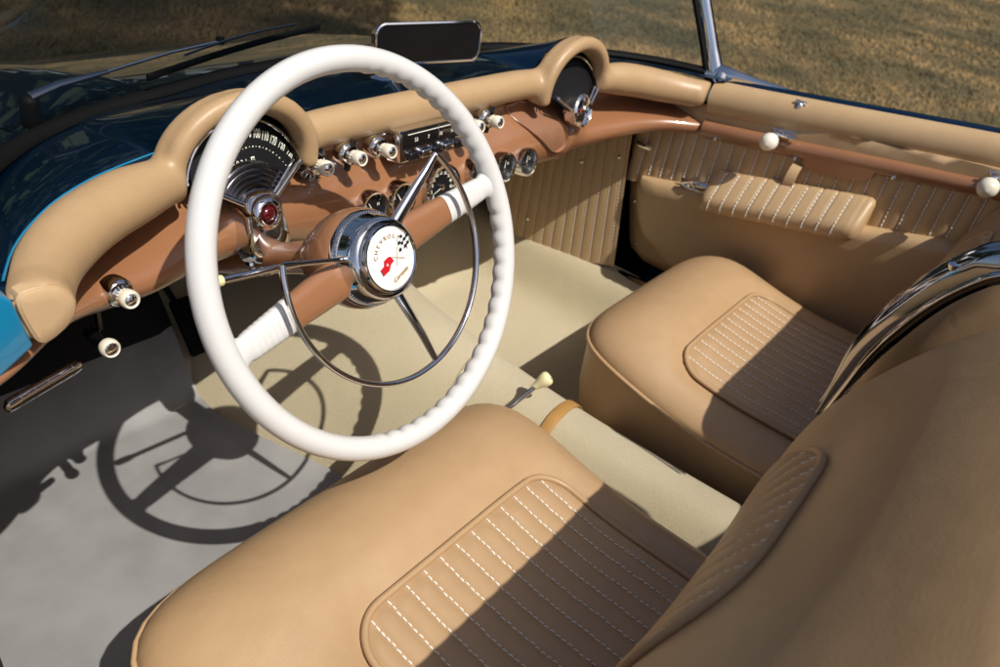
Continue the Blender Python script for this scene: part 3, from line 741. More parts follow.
# ---------- bucket seats
def make_seat(sg, label):
    root = empty('bucket_seat', parent=car); root['label'] = label
    C0 = -.406 if sg < 0 else .380; IN = sg * .365                      # cushion centre, insert centre
    HW, YF, YB = (.301 if sg < 0 else .266), .218, -.40
    yc, hy = (YF + YB) / 2, (YF - YB) / 2
    def seam(y): return .232 + .038 * float(sm(-.1, .20, y))
    PW = 7.0 if sg < 0 else 5.6
    def ins_mask(x, y):
        dx = abs(x - IN) - .178 + .048; dy = y - .042 + .048
        d = math.hypot(max(dx, 0), max(dy, 0)) - .048
        return float(1 - sm(-.004, .042, d))
    def top(x, y):
        u = min(1, abs((x - C0) / HW)); v = min(1, abs((y - yc) / hy)); s = min(1, (u ** PW + v ** PW) ** (1 / PW))
        crown = (1 - s ** 3.4) ** .56
        z = seam(y) + .066 * crown
        z += .010 * math.exp(-((y - .13) / .07) ** 2) * crown       # fuller nose
        z -= .017 * ins_mask(x, y)
        return z
    # cushion: sides, welt line, crowned top
    mb = MB(); nth = 120
    def outline(s, th, shrink=0):
        c, sn = math.cos(th), math.sin(th)
        k = (abs(c) ** PW + abs(sn) ** PW) ** (-1 / PW)
        return C0 + (HW - shrink) * s * k * c, yc + (hy - shrink) * s * k * sn
    rings = []
    for z, sh in ((.02, .045), (.06, .030), (.12, .012), (.17, .004)):
        rings.append([(*outline(1, 2 * PI * k / nth, sh), z + 0 * k) for k in range(nth)])
    for dz, sh in ((-.022, .001), (-.006, -.001)):
        rg = []
        for k in range(nth):
            x, y = outline(1, 2 * PI * k / nth, sh); rg.append((x, y, seam(y) + dz))
        rings.append(rg)
    for s in (1.0, .998, .994, .985, .97, .95, .92, .88, .84, .79, .74, .69, .64, .59, .54, .48, .42, .35, .28, .2, .12, .05):
        rg = []
        for k in range(nth):
            x, y = outline(s, 2 * PI * k / nth); rg.append((x, y, top(x, y)))
        rings.append(rg)
    mb.loft(rings, M['vinyl'])
    mb.build('cushion', root, auto=0)
    mb = MB(); pts = []
    for k in range(nth):
        x, y = outline(1, 2 * PI * k / nth, -.002); pts.append((x, y, seam(y) - .002))
    mb.tube(pts, .0034, M['vinyl'], 8, closed=True); mb.build('cushion_piping', root, auto=0)
    # pleated insert
    IW, IY0, IY1, RC = .178, -.36, .042, .048
    def front_y(x):
        d = abs(x - IN); e = d - (IW - RC)
        return IY1 if e <= 0 else IY1 - RC + math.sqrt(max(0, RC * RC - e * e))
    mb = MB(); cols = []; npl = 13; wpl = 2 * IW / npl
    for i in range(npl * 10 + 1):
        x = IN - IW + i / 10 * wpl; ph = (i % 10) / 10; off = .0048 * (1 - abs(2 * ph - 1) ** 2.6) if i % 10 else 0
        fy = front_y(min(max(x, IN - IW + .0005), IN + IW - .0005)); col = []
        for j in range(50):
            y = IY0 + (fy - IY0) * j / 49
            edge = float(sm(0, .018, fy - y)) * float(sm(-.001, .012, IW - abs(x - IN)))
            col.append((x, y, top(x, y) + .0035 + off * edge))
        cols.append(col)
    mb.grid(cols, M['vinyl'])
    for j in range(1, npl):
        x = IN - IW + j * wpl; y = front_y(x) - .004
        while y > -.25:
            ln = random.uniform(.0056, .0068); jx = random.uniform(-.0005, .0005); sk = random.uniform(.0004, .0016)
            z0, z1 = top(x, y) + .0042, top(x, y - ln) + .0042
            mb.tube([(x + jx, y, z0 - .0012), (x + jx + sk * .3, y - .0014, z0 + .0003), (x + jx + sk * .8, y - ln + .0014, z1 + .0003), (x + jx + sk, y - ln, z1 - .0012)], .00095, M['thread'], 5)
            y -= ln + random.uniform(.0014, .0021)
    mb.build('cushion_insert', root, auto=0)
    mb = MB(); pts = [(IN - IW, y, top(IN - IW, y) + .006) for y in np.linspace(IY0, IY1 - RC, 24)]
    for k in range(1, 10):
        a = PI - k * PI / 20; x, y = IN - IW + RC + RC * math.cos(a), IY1 - RC + RC * math.sin(a); pts.append((x, y, top(x, y) + .006))
    for x in np.linspace(IN - IW + RC, IN + IW - RC, 16): pts.append((x, IY1, top(x, IY1) + .006))
    for k in range(1, 10):
        a = PI / 2 - k * PI / 20; x, y = IN + IW - RC + RC * math.cos(a), IY1 - RC + RC * math.sin(a); pts.append((x, y, top(x, y) + .006))
    pts += [(IN + IW, y, top(IN + IW, y) + .006) for y in np.linspace(IY1 - RC, IY0, 24)]
    mb.tube(pts, .0042, M['vinyl'], 8); mb.build('insert_piping', root, auto=0)
    # backrest
    zs = [.16, .30, .35, .44, .507, .544, .602, .657, .686, .720, .745, .762, .772]
    fy_ = [-.196, -.193, -.191, -.195, -.203, -.213, -.240, -.272, -.292, -.320, -.342, -.363, -.388]
    th_ = [.15, .15, .15, .15, .15, .15, .150, .15, .146, .134, .112, .074, .030]
    in_ = [.108, .104, .098, .090, .086, .083, .084, .090, .098, .114, .138, .168, .21]
    ou_ = [.655, .660, .664, .668, .670, .670, .670, .668, .664, .654, .636, .610, .56]
    FYs, THs = Spl(zs, [v + (-.014 if sg > 0 else 0) for v in fy_]), Spl(zs, th_)
    HWs = Spl(zs, [(b - a) / 2 for a, b in zip(in_, ou_)]); BCs = Spl(zs, [sg * (b + a) / 2 for a, b in zip(in_, ou_)])
    BC = sg * .372; PN = 5.0
    def dish(x, z):
        u = (x - BC) / .20; return .020 * math.exp(-abs(u) ** 3.4) * float(1 - sm(.58, .72, z))
    def yfront(x, z):
        hw, t = HWs(z), THs(z); u = min(1, abs(x - BCs(z)) / hw)
        return FYs(z) - t / 2 + t / 2 * (1 - u ** PN) ** (1 / PN) - dish(x, z)
    mb = MB(); rings = []; nth = 140
    for z in list(np.linspace(.16, .74, 44)) + [.746, .751, .756, .760, .764, .767, .770, .772]:
        hw, t = HWs(z), THs(z); rg = []
        for k in range(nth):
            th = 2 * PI * k / nth; c, s = math.cos(th), math.sin(th)
            kk = (abs(c) ** PN + abs(s) ** PN) ** (-1 / PN)
            x = BCs(z) + hw * kk * c; yy = FYs(z) - t / 2 + t / 2 * kk * s
            if s > 0: yy -= dish(x, z)
            rg.append((x, yy, z))
        rings.append(rg)
    mb.loft(rings, M['vinyl']); mb.build('backrest', root, auto=0)
    # pleated insert of the backrest: arched top
    BW, ZT, RB = .152, .600, .10
    def top_z(x):
        e = abs(x - BC) - (BW - RB); return ZT if e <= 0 else ZT - RB + math.sqrt(max(0, RB * RB - e * e))
    mb = MB(); cols = []; npl = 11; wpl = 2 * BW / npl
    for i in range(npl * 10 + 1):
        x = BC - BW + i / 10 * wpl; ph = (i % 10) / 10; off = .0045 * (1 - abs(2 * ph - 1) ** 2.6) if i % 10 else 0
        tz = top_z(min(max(x, BC - BW + .0005), BC + BW - .0005)); col = []
        for j in range(44):
            z = .24 + (tz - .24) * j / 43; edge = float(sm(0, .02, tz - z)) * float(sm(-.001, .012, BW - abs(x - BC)))
            col.append((x, yfront(x, z) + .003 + off * edge, z))
        cols.append(col)
    mb.grid(cols, M['vinyl'])
    for j in range(1, npl):
        x = BC - BW + j * wpl; z = top_z(x) - .004
        while z > .28:
            y0, y1 = yfront(x, z) + .0034, yfront(x, z - .0078) + .0034
            mb.tube([(x, y0 - .0008, z), (x + .0003, y0 + .0003, z - .0014), (x + .0005, y1 + .0003, z - .0064), (x + .0006, y1 - .0008, z - .0078)], .0009, M['thread'], 5)
            z -= .0090
    mb.build('backrest_insert', root, auto=0)
    mb = MB(); pts = [(BC - BW, z) for z in np.linspace(.25, ZT - RB, 20)]
    pts += [(BC - BW + RB + RB * math.cos(PI - k * PI / 24), ZT - RB + RB * math.sin(PI - k * PI / 24)) for k in range(1, 12)]
    pts += [(x, ZT) for x in np.linspace(BC - BW + RB, BC + BW - RB, 10)]
    pts += [(BC + BW - RB + RB * math.cos(PI / 2 - k * PI / 24), ZT - RB + RB * math.sin(PI / 2 - k * PI / 24)) for k in range(1, 12)]
    pts += [(BC + BW, z) for z in np.linspace(ZT - RB, .25, 20)]
    mb.tube([(x, yfront(x, z) + .003, z) for x, z in pts], .0038, M['vinyl'], 8); mb.build('backrest_piping', root, auto=0)
    return root
make_seat(-1, 'tan bucket seat in front of the steering wheel')
make_seat(1, 'tan bucket seat beside the stitched door panel')

# ---------- passenger door
door = empty('car_door', parent=car); door['label'] = 'closed door with tan panel and padded armrest'
dy = [.33, .30, .10, -.09, -.24, -.50, -.78]
def mk(vals): return Spl(dy[::-1], vals[::-1])
PADZ = mk([.578, .581, .606, .632, .652, .672, .678]); PADX = mk([.682, .684, .694, .70, .702, .70, .695])
# outer shell with the painted top edge
mb = MB(); rows = []
for y in np.linspace(.318, -.78, 30):
    z = PADZ(y); x = PADX(y)
    rows.append([(x - .012, y, z - .02), (x + .006, y, z + .020), (x + .020, y, z + .038), (x + .032, y, z + .042), (x + .047, y, z + .035), (x + .085, y, z - .01), (x + .11, y, z - .15), (x + .10, y, z - .35), (x + .06, y, z - .62)])
mb.grid(rows, M['paint']); mb.build('door_skin', door, sub=1, auto=0)
mb = MB(); mb.tube([(PADX(y), y, PADZ(y)) for y in np.linspace(.311, -.78, 40)], .0365, M['vinyl_door'], 24, flat=(.88, 1.), up=(1, 0, 0)); mb.build('door_pad', door)
# backing panel with margin
ypan = np.linspace(.452, -.78, 70)
def low_z(y): return .163
mb = MB()
def panel_front(z): return interp(z, [.14, .40, .60], [.452 - .05, .452, .46])
rows = []
for j, z in enumerate(np.linspace(.158, .655, 24)):
    rc = max(0, .04 - (z - .158)); yf = interp(z, [.158, .30, .45, .655], [.402, .432, .456, .47]) - (.04 - math.sqrt(max(0, .0016 - rc * rc)) if rc > 0 else 0)
    rows.append([(.668 + .155 * max(0, .42 - z), yf + (-.78 - yf) * t, min(z, PADZ(min(.33, yf + (-.78 - yf) * t)) - .012)) for t in np.linspace(0, 1, 50)])
mb.grid(rows, M['vinyl_door']); mb.build('door_panel', door, auto=0, solid=.006)
# stitched upper panel
def rail_z(y): return float(np.interp(-y, [-.30, -.10, .09, .24, .50, .78], [.522, .549, .580, .602, .624, .630]))
def pocket_z(y): return interp(y, [-.78, -.22, -.05, .235, .40, .44], [.56, .498, .458, .412, .378, .37])
mb = MB(); cols = []; sp = .0272
ys = np.arange(.447, -.60, -sp / 8)
for i, y in enumerate(ys):
    ph = (i % 8) / 8; off = .0034 * (1 - abs(2 * ph - 1) ** 2.6) if i % 8 else 0
    cols.append([(.6635 - off, y + .10 * (z - .45) * 0, z) for z in np.linspace(pocket_z(y) - .02, max(rail_z(min(y, .33)), .50 if y > .3 else 0), 10)])
mb.grid(cols, M['vinyl_door'])
for i, y in enumerate(ys):
    if i % 8 == 0 and i:
        z = pocket_z(y)
        while z < max(rail_z(min(y, .33)), .47):
            mb.tube([(.6625, y, z), (.6612, y + .0002, z + .0012), (.6612, y + .0006, z + .0055), (.6625, y + .0008, z + .0066)], .0013, M['thread'], 5); z += .0086
mb.build('stitched_panel', door, auto=0)
# moulded lower panel (map pocket) that stands proud
mb = MB(); rings = []
poly = [(y, pocket_z(y)) for y in np.linspace(.405, -.78, 40)] + [(-.78, .17)] + [(y, .172) for y in np.linspace(-.7, .22, 30)] + [(.27, .176), (.315, .19), (.355, .215), (.385, .25), (.402, .29), (.410, .33), (.412, .36)]
cy, cz = -.2, .33
for inset, x in ((0, .672), (.002, .652), (.006, .643), (.014, .637), (.03, .634)):
    rg = []
    for y, z in poly:
        ty_ = y - (inset if y > .3 else 0); tz_ = z + (inset * .8 if z < .25 else (-inset * .9 if z > pocket_z(y) - .02 else 0)); rg.append((x + .175 * max(0, pocket_z(y) - z), ty_, tz_))
    rings.append(rg)
mb.loft(rings, M['vinyl_door'], False, True); mb.build('map_pocket', door, auto=50)
# copper rail
RX = .664
mb = MB(); yr = np.linspace(.303, -.78, 40)
mb.tube([(RX, y, rail_z(min(y, .33))) for y in yr], [.0185 - .004 * min(1, (.303 - y) / .55) for y in yr], M['copper'], 16, flat=(.85, 1.), up=(1, 0, 0))
tab = [(.086, .004), (.080, -.012), (.066, -.022), (-.030, -.022), (-.044, -.012), (-.048, .004)]
mb.loft([[(x, y, rail_z(y) + z - .010) for y, z in tab] for x in (.668, .652, .650)], M['copper']); mb.build('door_rail', door)
for y, z, x in ((.268, rail_z(.268) - .012, .650), (.100, rail_z(.1) - .014, .6515), (-.080, rail_z(-.08) - .012, .6515)):
    mb = MB(); mb.lathe([(.0042, -.004), (.0038, .002), (0, .0032)], (x, y, z), (-1, 0, .1), M['chrome'], 12); mb.build('screw', door)
for y, z in ((.426, .400), (.418, .30), (.39, .195)):
    mb = MB(); mb.lathe([(.0045, -.002), (.004, .002), (0, .0035)], (.664 + .155 * max(0, .42 - z), y, z), (-1, 0, .1), M['chrome'], 12); mb.build('screw', door)
# white knobs of the side-curtain latches
for y in (.150, -.226):
    kn = empty('curtain_latch', parent=door) if False else None
    z = rail_z(y) + .014
    mb = MB(); mb.tube([(.648, y + .008, z + .010), (.650, y - .038, z + .014)], .0042, M['chrome'], 10); mb.tube([(.655, y + .012, z + .016), (.655, y - .034, z + .022)], .003, M['chrome'], 8)
    mb.lathe([(.011, -.012), (.010, .010), (.006, .014), (.006, .020)], (.652, y, z + .008), (-1, 0, -.12), M['chrome'], 20)
    mb.lathe([(.0045, .0), (.0065, .004), (.0135, .009), (.0168, .018), (.0172, .025), (.0150, .034), (.009, .0405), (0, .0425)], (.640, y, z + .0035), (-1, 0, -.12), M['ivory'], 28)
    mb.build('curtain_knob', door)
# armrest
ar = Matrix.Translation((.622, .085, .438)); slope = math.atan2(.065, -.30)
mb = MB(); cols = []; na, nb = 90, 40
def arm_sec(t):
    """closed section (x,z) at t along the length"""
    s = 1.0
    e = min(t, 1 - t) * .315; k = 1 - (1 - min(1, e / .022)) ** 2.2
    k = max(0.0, k) ** .5
    pts = [(.662, .040), (.648, .046), (.630, .041), (.600, .010), (.590, -.006), (.590, -.020), (.597, -.032), (.612, -.036), (.640, -.036), (.662, -.032)]
    c = (.640, .004)
    return [(c[0] + (x - c[0]) * (.55 + .45 * k), c[1] + (z - c[1]) * (.72 + .28 * k)) for x, z in pts]
rings = []
for i in range(na + 1):
    t = i / na; y = .242 - .315 * t; zc = .402 + .067 * t + .008
    sec = cr_path([(x, 0, z) for x, z in arm_sec(t)] + [(arm_sec(t)[0][0], 0, arm_sec(t)[0][1])], 4)[:-1]
    groove = -.0022 * math.exp(-(((t * 11.6 + .5) % 1 - .5) / .06) ** 2)
    rings.append([(p.x - (groove if p.x < .655 else 0) * .7, y, zc + p.z + (groove if p.z > .0 else 0)) for p in sec])
mb.loft(rings, M['vinyl_door'])
for j in range(1, 11):
    t = j / 11.6; y = .242 - .315 * t; zc = .402 + .067 * t + .008
    path = cr_path([(.640, y, zc + .0445), (.630, y, zc + .0402), (.600, y, zc + .0092), (.5888, y, zc - .006), (.5888, y, zc - .020), (.596, y, zc - .032)], 12)
    acc = 0; i = 0
    L = [0]
    for a, b in zip(path[:-1], path[1:]): L.append(L[-1] + (b - a).length)
    s = .004
    while s < L[-1] - .006:
        def at(q):
            k = int(np.searchsorted(L, q)) - 1; k = max(0, min(k, len(path) - 2)); return path[k].lerp(path[k + 1], (q - L[k]) / max(1e-6, L[k + 1] - L[k]))
        mb.tube([at(s), at(s + .003), at(s + .006)], .0011, M['thread'], 5); s += .0082
mb.build('armrest', door, auto=50)
# pull strap behind the armrest
mb = MB(); sec = []
for k in range(24):
    a = PI * k / 23; p = Vector((.662 - .026 * math.sin(a), 0, .490 - .036 * math.cos(a)))
    w = .010; sec.append([Vector((p.x, .090 - w, p.z)), Vector((p.x, .090 + w, p.z)), Vector((p.x - .003 * math.sin(a) - .001, .090 + w, p.z)), Vector((p.x - .003 * math.sin(a) - .001, .090 - w, p.z))])
mb.loft(sec, M['vinyl_door']); mb.build('pull_strap', door)
# inner door handle
mb = MB(); o = Vector((.650, .272, .410))
def dh(y, z, x=0): return o + Vector((x, y, z))
mb.tube([dh(.040, -.004), dh(.020, -.006), dh(-.020, .0), dh(-.036, .004)], [.004, .010, .010, .005], M['chrome'], 12, flat=(.5, 1), up=(1, 0, 0))
mb.tube([dh(.032 * math.cos(t), .010 * math.sin(t) - .002 - .10 * .032 * math.cos(t), -.010) for t in np.linspace(0, 2 * PI, 24)[:-1]], .0028, M['chrome'], 8, closed=True)
mb.tube([dh(-.03, .004, -.012), dh(.0, .010, -.016), dh(.03, -.004, -.012)], .0034, M['chrome'], 8)
mb.lathe([(.012, -.005), (.011, .010), (.006, .014), (0, .015)], dh(.012, -.002), (-1, 0, 0), M['chrome'], 20); mb.build('door_handle', door)
# little snap on the pad and the check strap at the hinge
mb = MB(); o = Vector((PADX(.135) - .022, .135, PADZ(.135) + .026)); mb.lathe([(.008, -.006), (.007, .002), (.003, .005), (0, .006)], o, (-.6, 0, .8), M['chrome'], 14); mb.tube([o + Vector((0, -.012, .006)), o + Vector((0, .010, .006))], .0025, M['chrome'], 8); mb.build('snap_stud', door)
mb = MB(); mb.rbox((.010, .040, .012), Matrix.Translation((.655, .420, .442)), M['chrome'], .003, 2); mb.build('door_check', door)

# ---------- driver's door, swung wide open beside the photographer
od = empty('car_door', parent=car); od['label'] = 'open door on the steering wheel side'
HT = Matrix.Translation((-.80, .40, 0)) @ Matrix.Rotation(R(-42), 4, 'Z')
mb = MB(); prof = [(-.01, .10), (.02, .0), (.03, .30), (.02, .56), (-.012, .655), (-.045, .655), (-.07, .56), (-.10, .30), (-.085, .05), (-.05, -.06)]
mb.loft([[HT @ Vector((x - .0, y, z)) for x, z in prof[1:]] for y in np.linspace(-.02, -1.05, 12)], M['paint']); mb.build('door_skin', od, auto=40)
mb = MB(); mb.loft([[HT @ Vector((x, y, z)) for x, z in ((.024, .10), (.038, .12), (.040, .40), (.030, .54), (.022, .50))] for y in np.linspace(-.06, -1.0, 12)], M['vinyl_door']); mb.build('door_panel', od, auto=40)
mb = MB(); mb.tube([HT @ Vector((.004, y, .615 + .03 * (-y))) for y in np.linspace(-.03, -1.04, 12)], .034, M['vinyl_door'], 16); mb.build('door_pad', od)

# ---------- painted body: cowl, hood, fenders, jamb, deck
gx = [0, .1, .2, .3, .43, .55, .63, .69, .715]
gyv = [.745, .738, .725, .70, .665, .595, .505, .40, .335]
GY = Spl(gx, gyv)
def gbase(x): ax = abs(x); return GY(min(ax, .715))
mb = MB(); rows = []
for x in np.linspace(-.71, .71, 285):
    ax = abs(x); y0 = PY(min(ax, .675)) + .006; y1 = gbase(x) + .004; row = []
    if y1 < y0 + .03: y1 = y0 + .03
    for t in np.linspace(0, 1, 40):
        y = y0 + (y1 - y0) * t
        z0 = PZ(min(ax, .675)) + .020; z = z0 + (.604 - z0) * t
        zp = z + .010 * math.sin(PI * t) * (1 - t); dx = abs(ax - HC); fade = max(0., min(1., 1 - (y - .485) / .20)) ** 1.7
        zc = .602 + .080 * math.sqrt(max(0, 1 - (dx / .104) ** 2)) if dx < .104 else .0
        hz = zp + max(0, zc - zp) * fade; 
        row.append((x, y, hz))
    rows.append(row)
mb.grid(rows, M['paint']); mb.build('cowl', car, auto=0)
# sunlit body edge along the pad, its brightness put into the colour
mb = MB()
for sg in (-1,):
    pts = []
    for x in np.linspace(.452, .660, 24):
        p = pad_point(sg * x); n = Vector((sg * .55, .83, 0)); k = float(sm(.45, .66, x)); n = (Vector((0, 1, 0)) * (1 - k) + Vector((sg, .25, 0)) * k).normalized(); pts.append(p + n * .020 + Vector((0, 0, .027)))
    mb = MB(); mb.tube([q + Vector((0, 0, -.002)) for q in pts], .0010, M['lit_paint'], 8); mb.build('cowl_edge', car)
# hood and front fenders
def hood_z(x, y):
    ax = abs(x); base = HOODZ(y)
    d0 = float(sm(.0, .06, y - (gbase(x) if ax < .715 else .335)))
    lat = -.45 * max(0., ax - .33) * d0
    if x < 0: lat = max(lat, -.065)
    fen = .012 * math.exp(-((ax - .60) / .10) ** 2) * float(sm(.95, 1.3, y))
    side = -.60 * float(sm(.68, .90, ax) if x > 0 else sm(.80, .95, ax)) ** 1.2
    return base + lat + fen + side
HOODZ = Spl([.3, .5, .7, 1.0, 1.3, 1.6, 2.0, 2.42], [.60, .602, .600, .543, .460, .352, .20, .03])
mb = MB(); rows = []
for x in np.linspace(-.94, .94, 81):
    y0 = gbase(x) if abs(x) < .715 else .335 - (abs(x) - .715) * .1
    rows.append([(x, y0 + (2.4 - y0) * t ** 1.25, hood_z(x, y0 + (2.4 - y0) * t ** 1.25)) for t in np.linspace(0, 1, 50)])
mb.grid(rows, M['paint']); mb.build('hood', car, auto=0)
# jambs: body pillar in front of each door
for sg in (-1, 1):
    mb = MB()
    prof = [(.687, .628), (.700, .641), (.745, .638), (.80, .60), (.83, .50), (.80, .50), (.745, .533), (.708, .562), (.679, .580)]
    mb.loft([[(sg * x, y, z) for x, z in [(a, b - (0 if sg < 0 else .06)) for a, b in prof]] for y in ((.284, .33, .42) if sg < 0 else (.345, .36, .40))], M['lit_paint']); mb.build('door_jamb', car, auto=30, bevel=.003)
mb = MB(); mb.tube([(-.706, .30, .664), (-.7015, .302, .650), (-.697, .304, .637)], [.008, .010, .008], M['rubber'], 12); mb.build('weatherstrip', car)
# rear deck with side walls; dips between the seats
mb = MB(); rows = []
for y in np.linspace(-.52, -2.0, 20):
    rows.append([(x, y, .735 - .03 * (abs(x) / .8) ** 2 - .20 * float(sm(-1.2, -2.1, y) if False else max(0, (-y - 1.2)) ** 1.5) - (.45 * float(sm(.78, .92, abs(x))))) for x in np.linspace(-.92, .92, 41)])
mb.grid(rows, M['paint']); mb.build('rear_deck', car, auto=0)
mb = MB(); mb.box((-.70, -.60, 0.0), (.70, -.56, .70), M['dark']); mb.build('rear_bulkhead', car, smooth=False)
# lower body sides, sills
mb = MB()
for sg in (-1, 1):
    mb.box((-.86, -.80, -.14), (-.74, .60, -.01), M['lit_paint']) if sg < 0 else mb.box((.685, -.80, -.14), (.76, .33, .115), M['paint'])
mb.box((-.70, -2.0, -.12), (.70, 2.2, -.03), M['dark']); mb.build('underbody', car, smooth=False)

# chrome trim that follows the cockpit edge down between the seats
mb = MB()
tr = [(.040, -.204, .425), (.040, -.208, .455), (.040, -.213, .492), (.040, -.220, .545), (.038, -.235, .598), (.036, -.254, .643), (.034, -.275, .677), (.032, -.295, .698), (.03, -.34, .724), (.03, -.43, .742), (.03, -.52, .738), (.03, -.60, .715)]
pts = cr_path(tr, 8)
mb.tube(pts, [.0025 + .0135 * float(sm(0, 30, i)) for i in range(len(pts))], M['trim_chrome'], 20, flat=(.42, 1.25), up=(-1, .0, .3))
mb.tube([p + Vector((.022, .004, .006)) for p in pts], [.0025 + .009 * float(sm(0, 30, i)) for i in range(len(pts))], M['trim_chrome'], 14, flat=(.9, 1.2), up=(-1, 0, .3))
mb.tube([p + Vector((-.014, -.006, -.004)) for p in pts], .0035, M['chrome'], 10)
mb.build('cockpit_trim', car)
mb = MB(); k = pts[44]
lt = empty('top_latch', parent=car)
mb.rbox((.030, .05, .030), Matrix.Translation((.022, -.312, .722)) @ Matrix.Rotation(R(-20), 4, 'X'), M['black_gloss'], .008, 3); mb.build('latch_body', lt)
mb = MB(); mb.tube([(.040, -.262, .679), (.044, -.280, .697), (.040, -.305, .717)], [.004, .006, .006], M['chrome'], 10); mb.lathe([(.008, -.004), (.007, .006), (0, .008)], (.038, -.258, .675), (-.3, .3, .9), M['chrome'], 14); mb.build('latch_pin', lt)
# body panel between the seats below the trim
mb = MB(); mb.grid([[(x, p.y - .012, p.z - .012) for x in np.linspace(.032, .052, 4)] for p in pts], M['paint']); mb.build('waterfall_panel', car)

# ---------- windshield
def gpt(x, h):
    b = gbase(x); ax = abs(x); return Vector((x * (1 - .00 * h), b + h * (.58 * float(sm(.45, .71, ax)) - .60 * float(1 - sm(.2, .71, ax))) , .604 + .012 * float(sm(.5, .715, ax)) + h))
ws = empty('windshield', parent=car)
xsw = np.concatenate([np.linspace(-.712, -.55, 16), np.linspace(-.54, .54, 50), np.linspace(.55, .712, 16)])
mb = MB(); mb.grid([[gpt(x, h) for h in np.linspace(.004, .335, 14)] for x in xsw], M['glass']); mb.build('glass', ws, auto=0)
mb = MB(); mb.tube([gpt(x, .004) + Vector((0, -.004, 0)) for x in xsw], .010, M['rubber'], 12, flat=(.8, 1.3), up=(0, 0, 1)); mb.build('gasket', ws)
mb = MB(); mb.tube([gpt(x, -.006) + Vector((0, .012, .0)) for x in xsw], .006, M['chrome'], 10, up=(0, 0, 1)); mb.build('lower_trim', ws)
mb = MB(); mb.tube([gpt(x, .337) for x in xsw], .012, M['chrome'], 12, flat=(1.2, .8), up=(0, 0, 1)); mb.build('header', ws)
for sg in (-1, 1):
    mb = MB(); P0 = Vector((sg * .712, .338, .600))
    pts = [P0 + Vector((0, -.012, -.004)), P0 + Vector((0, .006, .03))] + [gpt(sg * .7135, h) + Vector((0, -.004, 0)) for h in (.06, .12, .2, .28, .335)]
    pts = cr_path(pts, 6)
    mb.tube(pts, [.023 - .007 * min(1, i / 10) for i in range(len(pts))], M['chrome'], 18, flat=(.85, 1.1), up=(1, 0, 0))
    mb.tube([p + Vector((-sg * .011, .012, 0)) for p in pts], .006, M['rubber'], 10)
    mb.lathe([(.012, -.01), (.012, .008), (.009, .014), (0, .016)], P0 + Vector((-sg * .008, -.020, .018)), (-sg, -.4, .5), M['chrome'], 16)
    mb.build('pillar', ws)
    # chrome foot that runs back on to the door top
    mb = MB(); q = [(.712, .348, .612), (.712, .318, .622), (.716, .285, .626), (.722, .24, .628), (.726, .18, .632)]
    mb.tube([(sg * x, y, z) for x, y, z in q][:5 if sg > 0 else 2], [.024, .021, .013, .008, .004][:5 if sg > 0 else 2], M['chrome'], 14, flat=(1, .8), up=(0, 0, 1)); mb.build('pillar_foot', ws)
# wiper
wp = empty('windshield_wiper', parent=car)
a0 = Vector((-.495, .668, .628)); a1 = Vector((-.192, .735, .652))
mb = MB(); mb.lathe([(.011, -.03), (.011, .003), (.008, .007), (.004, .009), (0, .0095)], a0, (0, -.2, 1), M['rubber'], 18)
mb.tube([a0 + Vector((0, 0, .006)), a0.lerp(a1, .12) + Vector((0, 0, .010)), a0.lerp(a1, .36) + Vector((0, 0, .007))], [.008, .0075, .004], M['dark_chrome'], 12, flat=(.6, 1), up=(0, 0, 1))
mb.tube([a0.lerp(a1, .34) + Vector((0, 0, .007)), a0.lerp(a1, .7) + Vector((0, 0, .006)), a1], .0022, M['chrome'], 10); mb.build('wiper_arm', wp)
c0 = Vector((-.345, .672, .637)); c1 = Vector((.028, .775, .645))
mb = MB(); mb.tube([c0.lerp(c1, t) + Vector((0, 0, .004 * math.sin(PI * t))) for t in np.linspace(0, 1, 12)], .0034, M['rubber'], 10, flat=(1.5, .6), up=(0, 0, 1))
mb.tube([c0.lerp(c1, t) + Vector((0, 0, .010 + .010 * math.sin(PI * t))) for t in np.linspace(.18, .82, 10)], .0018, M['dark_chrome'], 8); mb.lathe([(.006, -.004), (.006, .006), (0, .008)], a1, (0, 0, 1), M['rubber'], 12); mb.build('wiper_blade', wp)

# ---------- rear-view mirror
mr = empty('rear_view_mirror', parent=car)
T = facing((.019, .515, .694), (-.30, -.94, .05), (.0, 0, 1)) @ Matrix.Rotation(R(2.2), 4, 'Z')
mb = MB(); hw, hh = .091, .0305
def rr_poly(a, b, r, k=8):
    out = []
    for cx_, cy_, s in ((a - r, b - r, 0), (-a + r, b - r, 1), (-a + r, -b + r, 2), (a - r, -b + r, 3)):
        out += [(cx_ + r * math.cos(s * PI / 2 + q * PI / 2 / k), cy_ + r * math.sin(s * PI / 2 + q * PI / 2 / k)) for q in range(k + 1)]
    return out
mb.loft([[T @ Vector((x, y, d)) for x, y in rr_poly(a, b, r)] for a, b, r, d in ((.06, .012, .010, -.030), (.085, .024, .016, -.024), (hw - .004, hh - .004, .018, -.012), (hw, hh, .018, -.003), (hw, hh, .018, .0015), (hw - .0025, hh - .0025, .0155, .0028), (hw - .0035, hh - .0035, .0145, .0008))], M['chrome'], True, False); mb.build('mirror_frame', mr)
mb = MB(); mb.loft([[T @ Vector((x, y, .001)) for x, y in rr_poly(hw - .003, hh - .003, .0155)], [T @ Vector((x * .2, y * .2, .001)) for x, y in rr_poly(hw - .003, hh - .003, .0155)]], M['black_gloss'], False, True); mb.build('mirror_glass', mr)  # black colour stands in for the dark reflection
mb = MB(); mb.tube([(.012, .54, .690), (.0, .555, .655), (-.022, .56, .622)], [.006, .006, .009], M['chrome'], 10); mb.lathe([(.026, 0), (.024, .006), (.012, .012), (0, .013)], (-.022, .56, .624), (0, -.1, 1), M['chrome'], 24); mb.build('mirror_stem', mr)

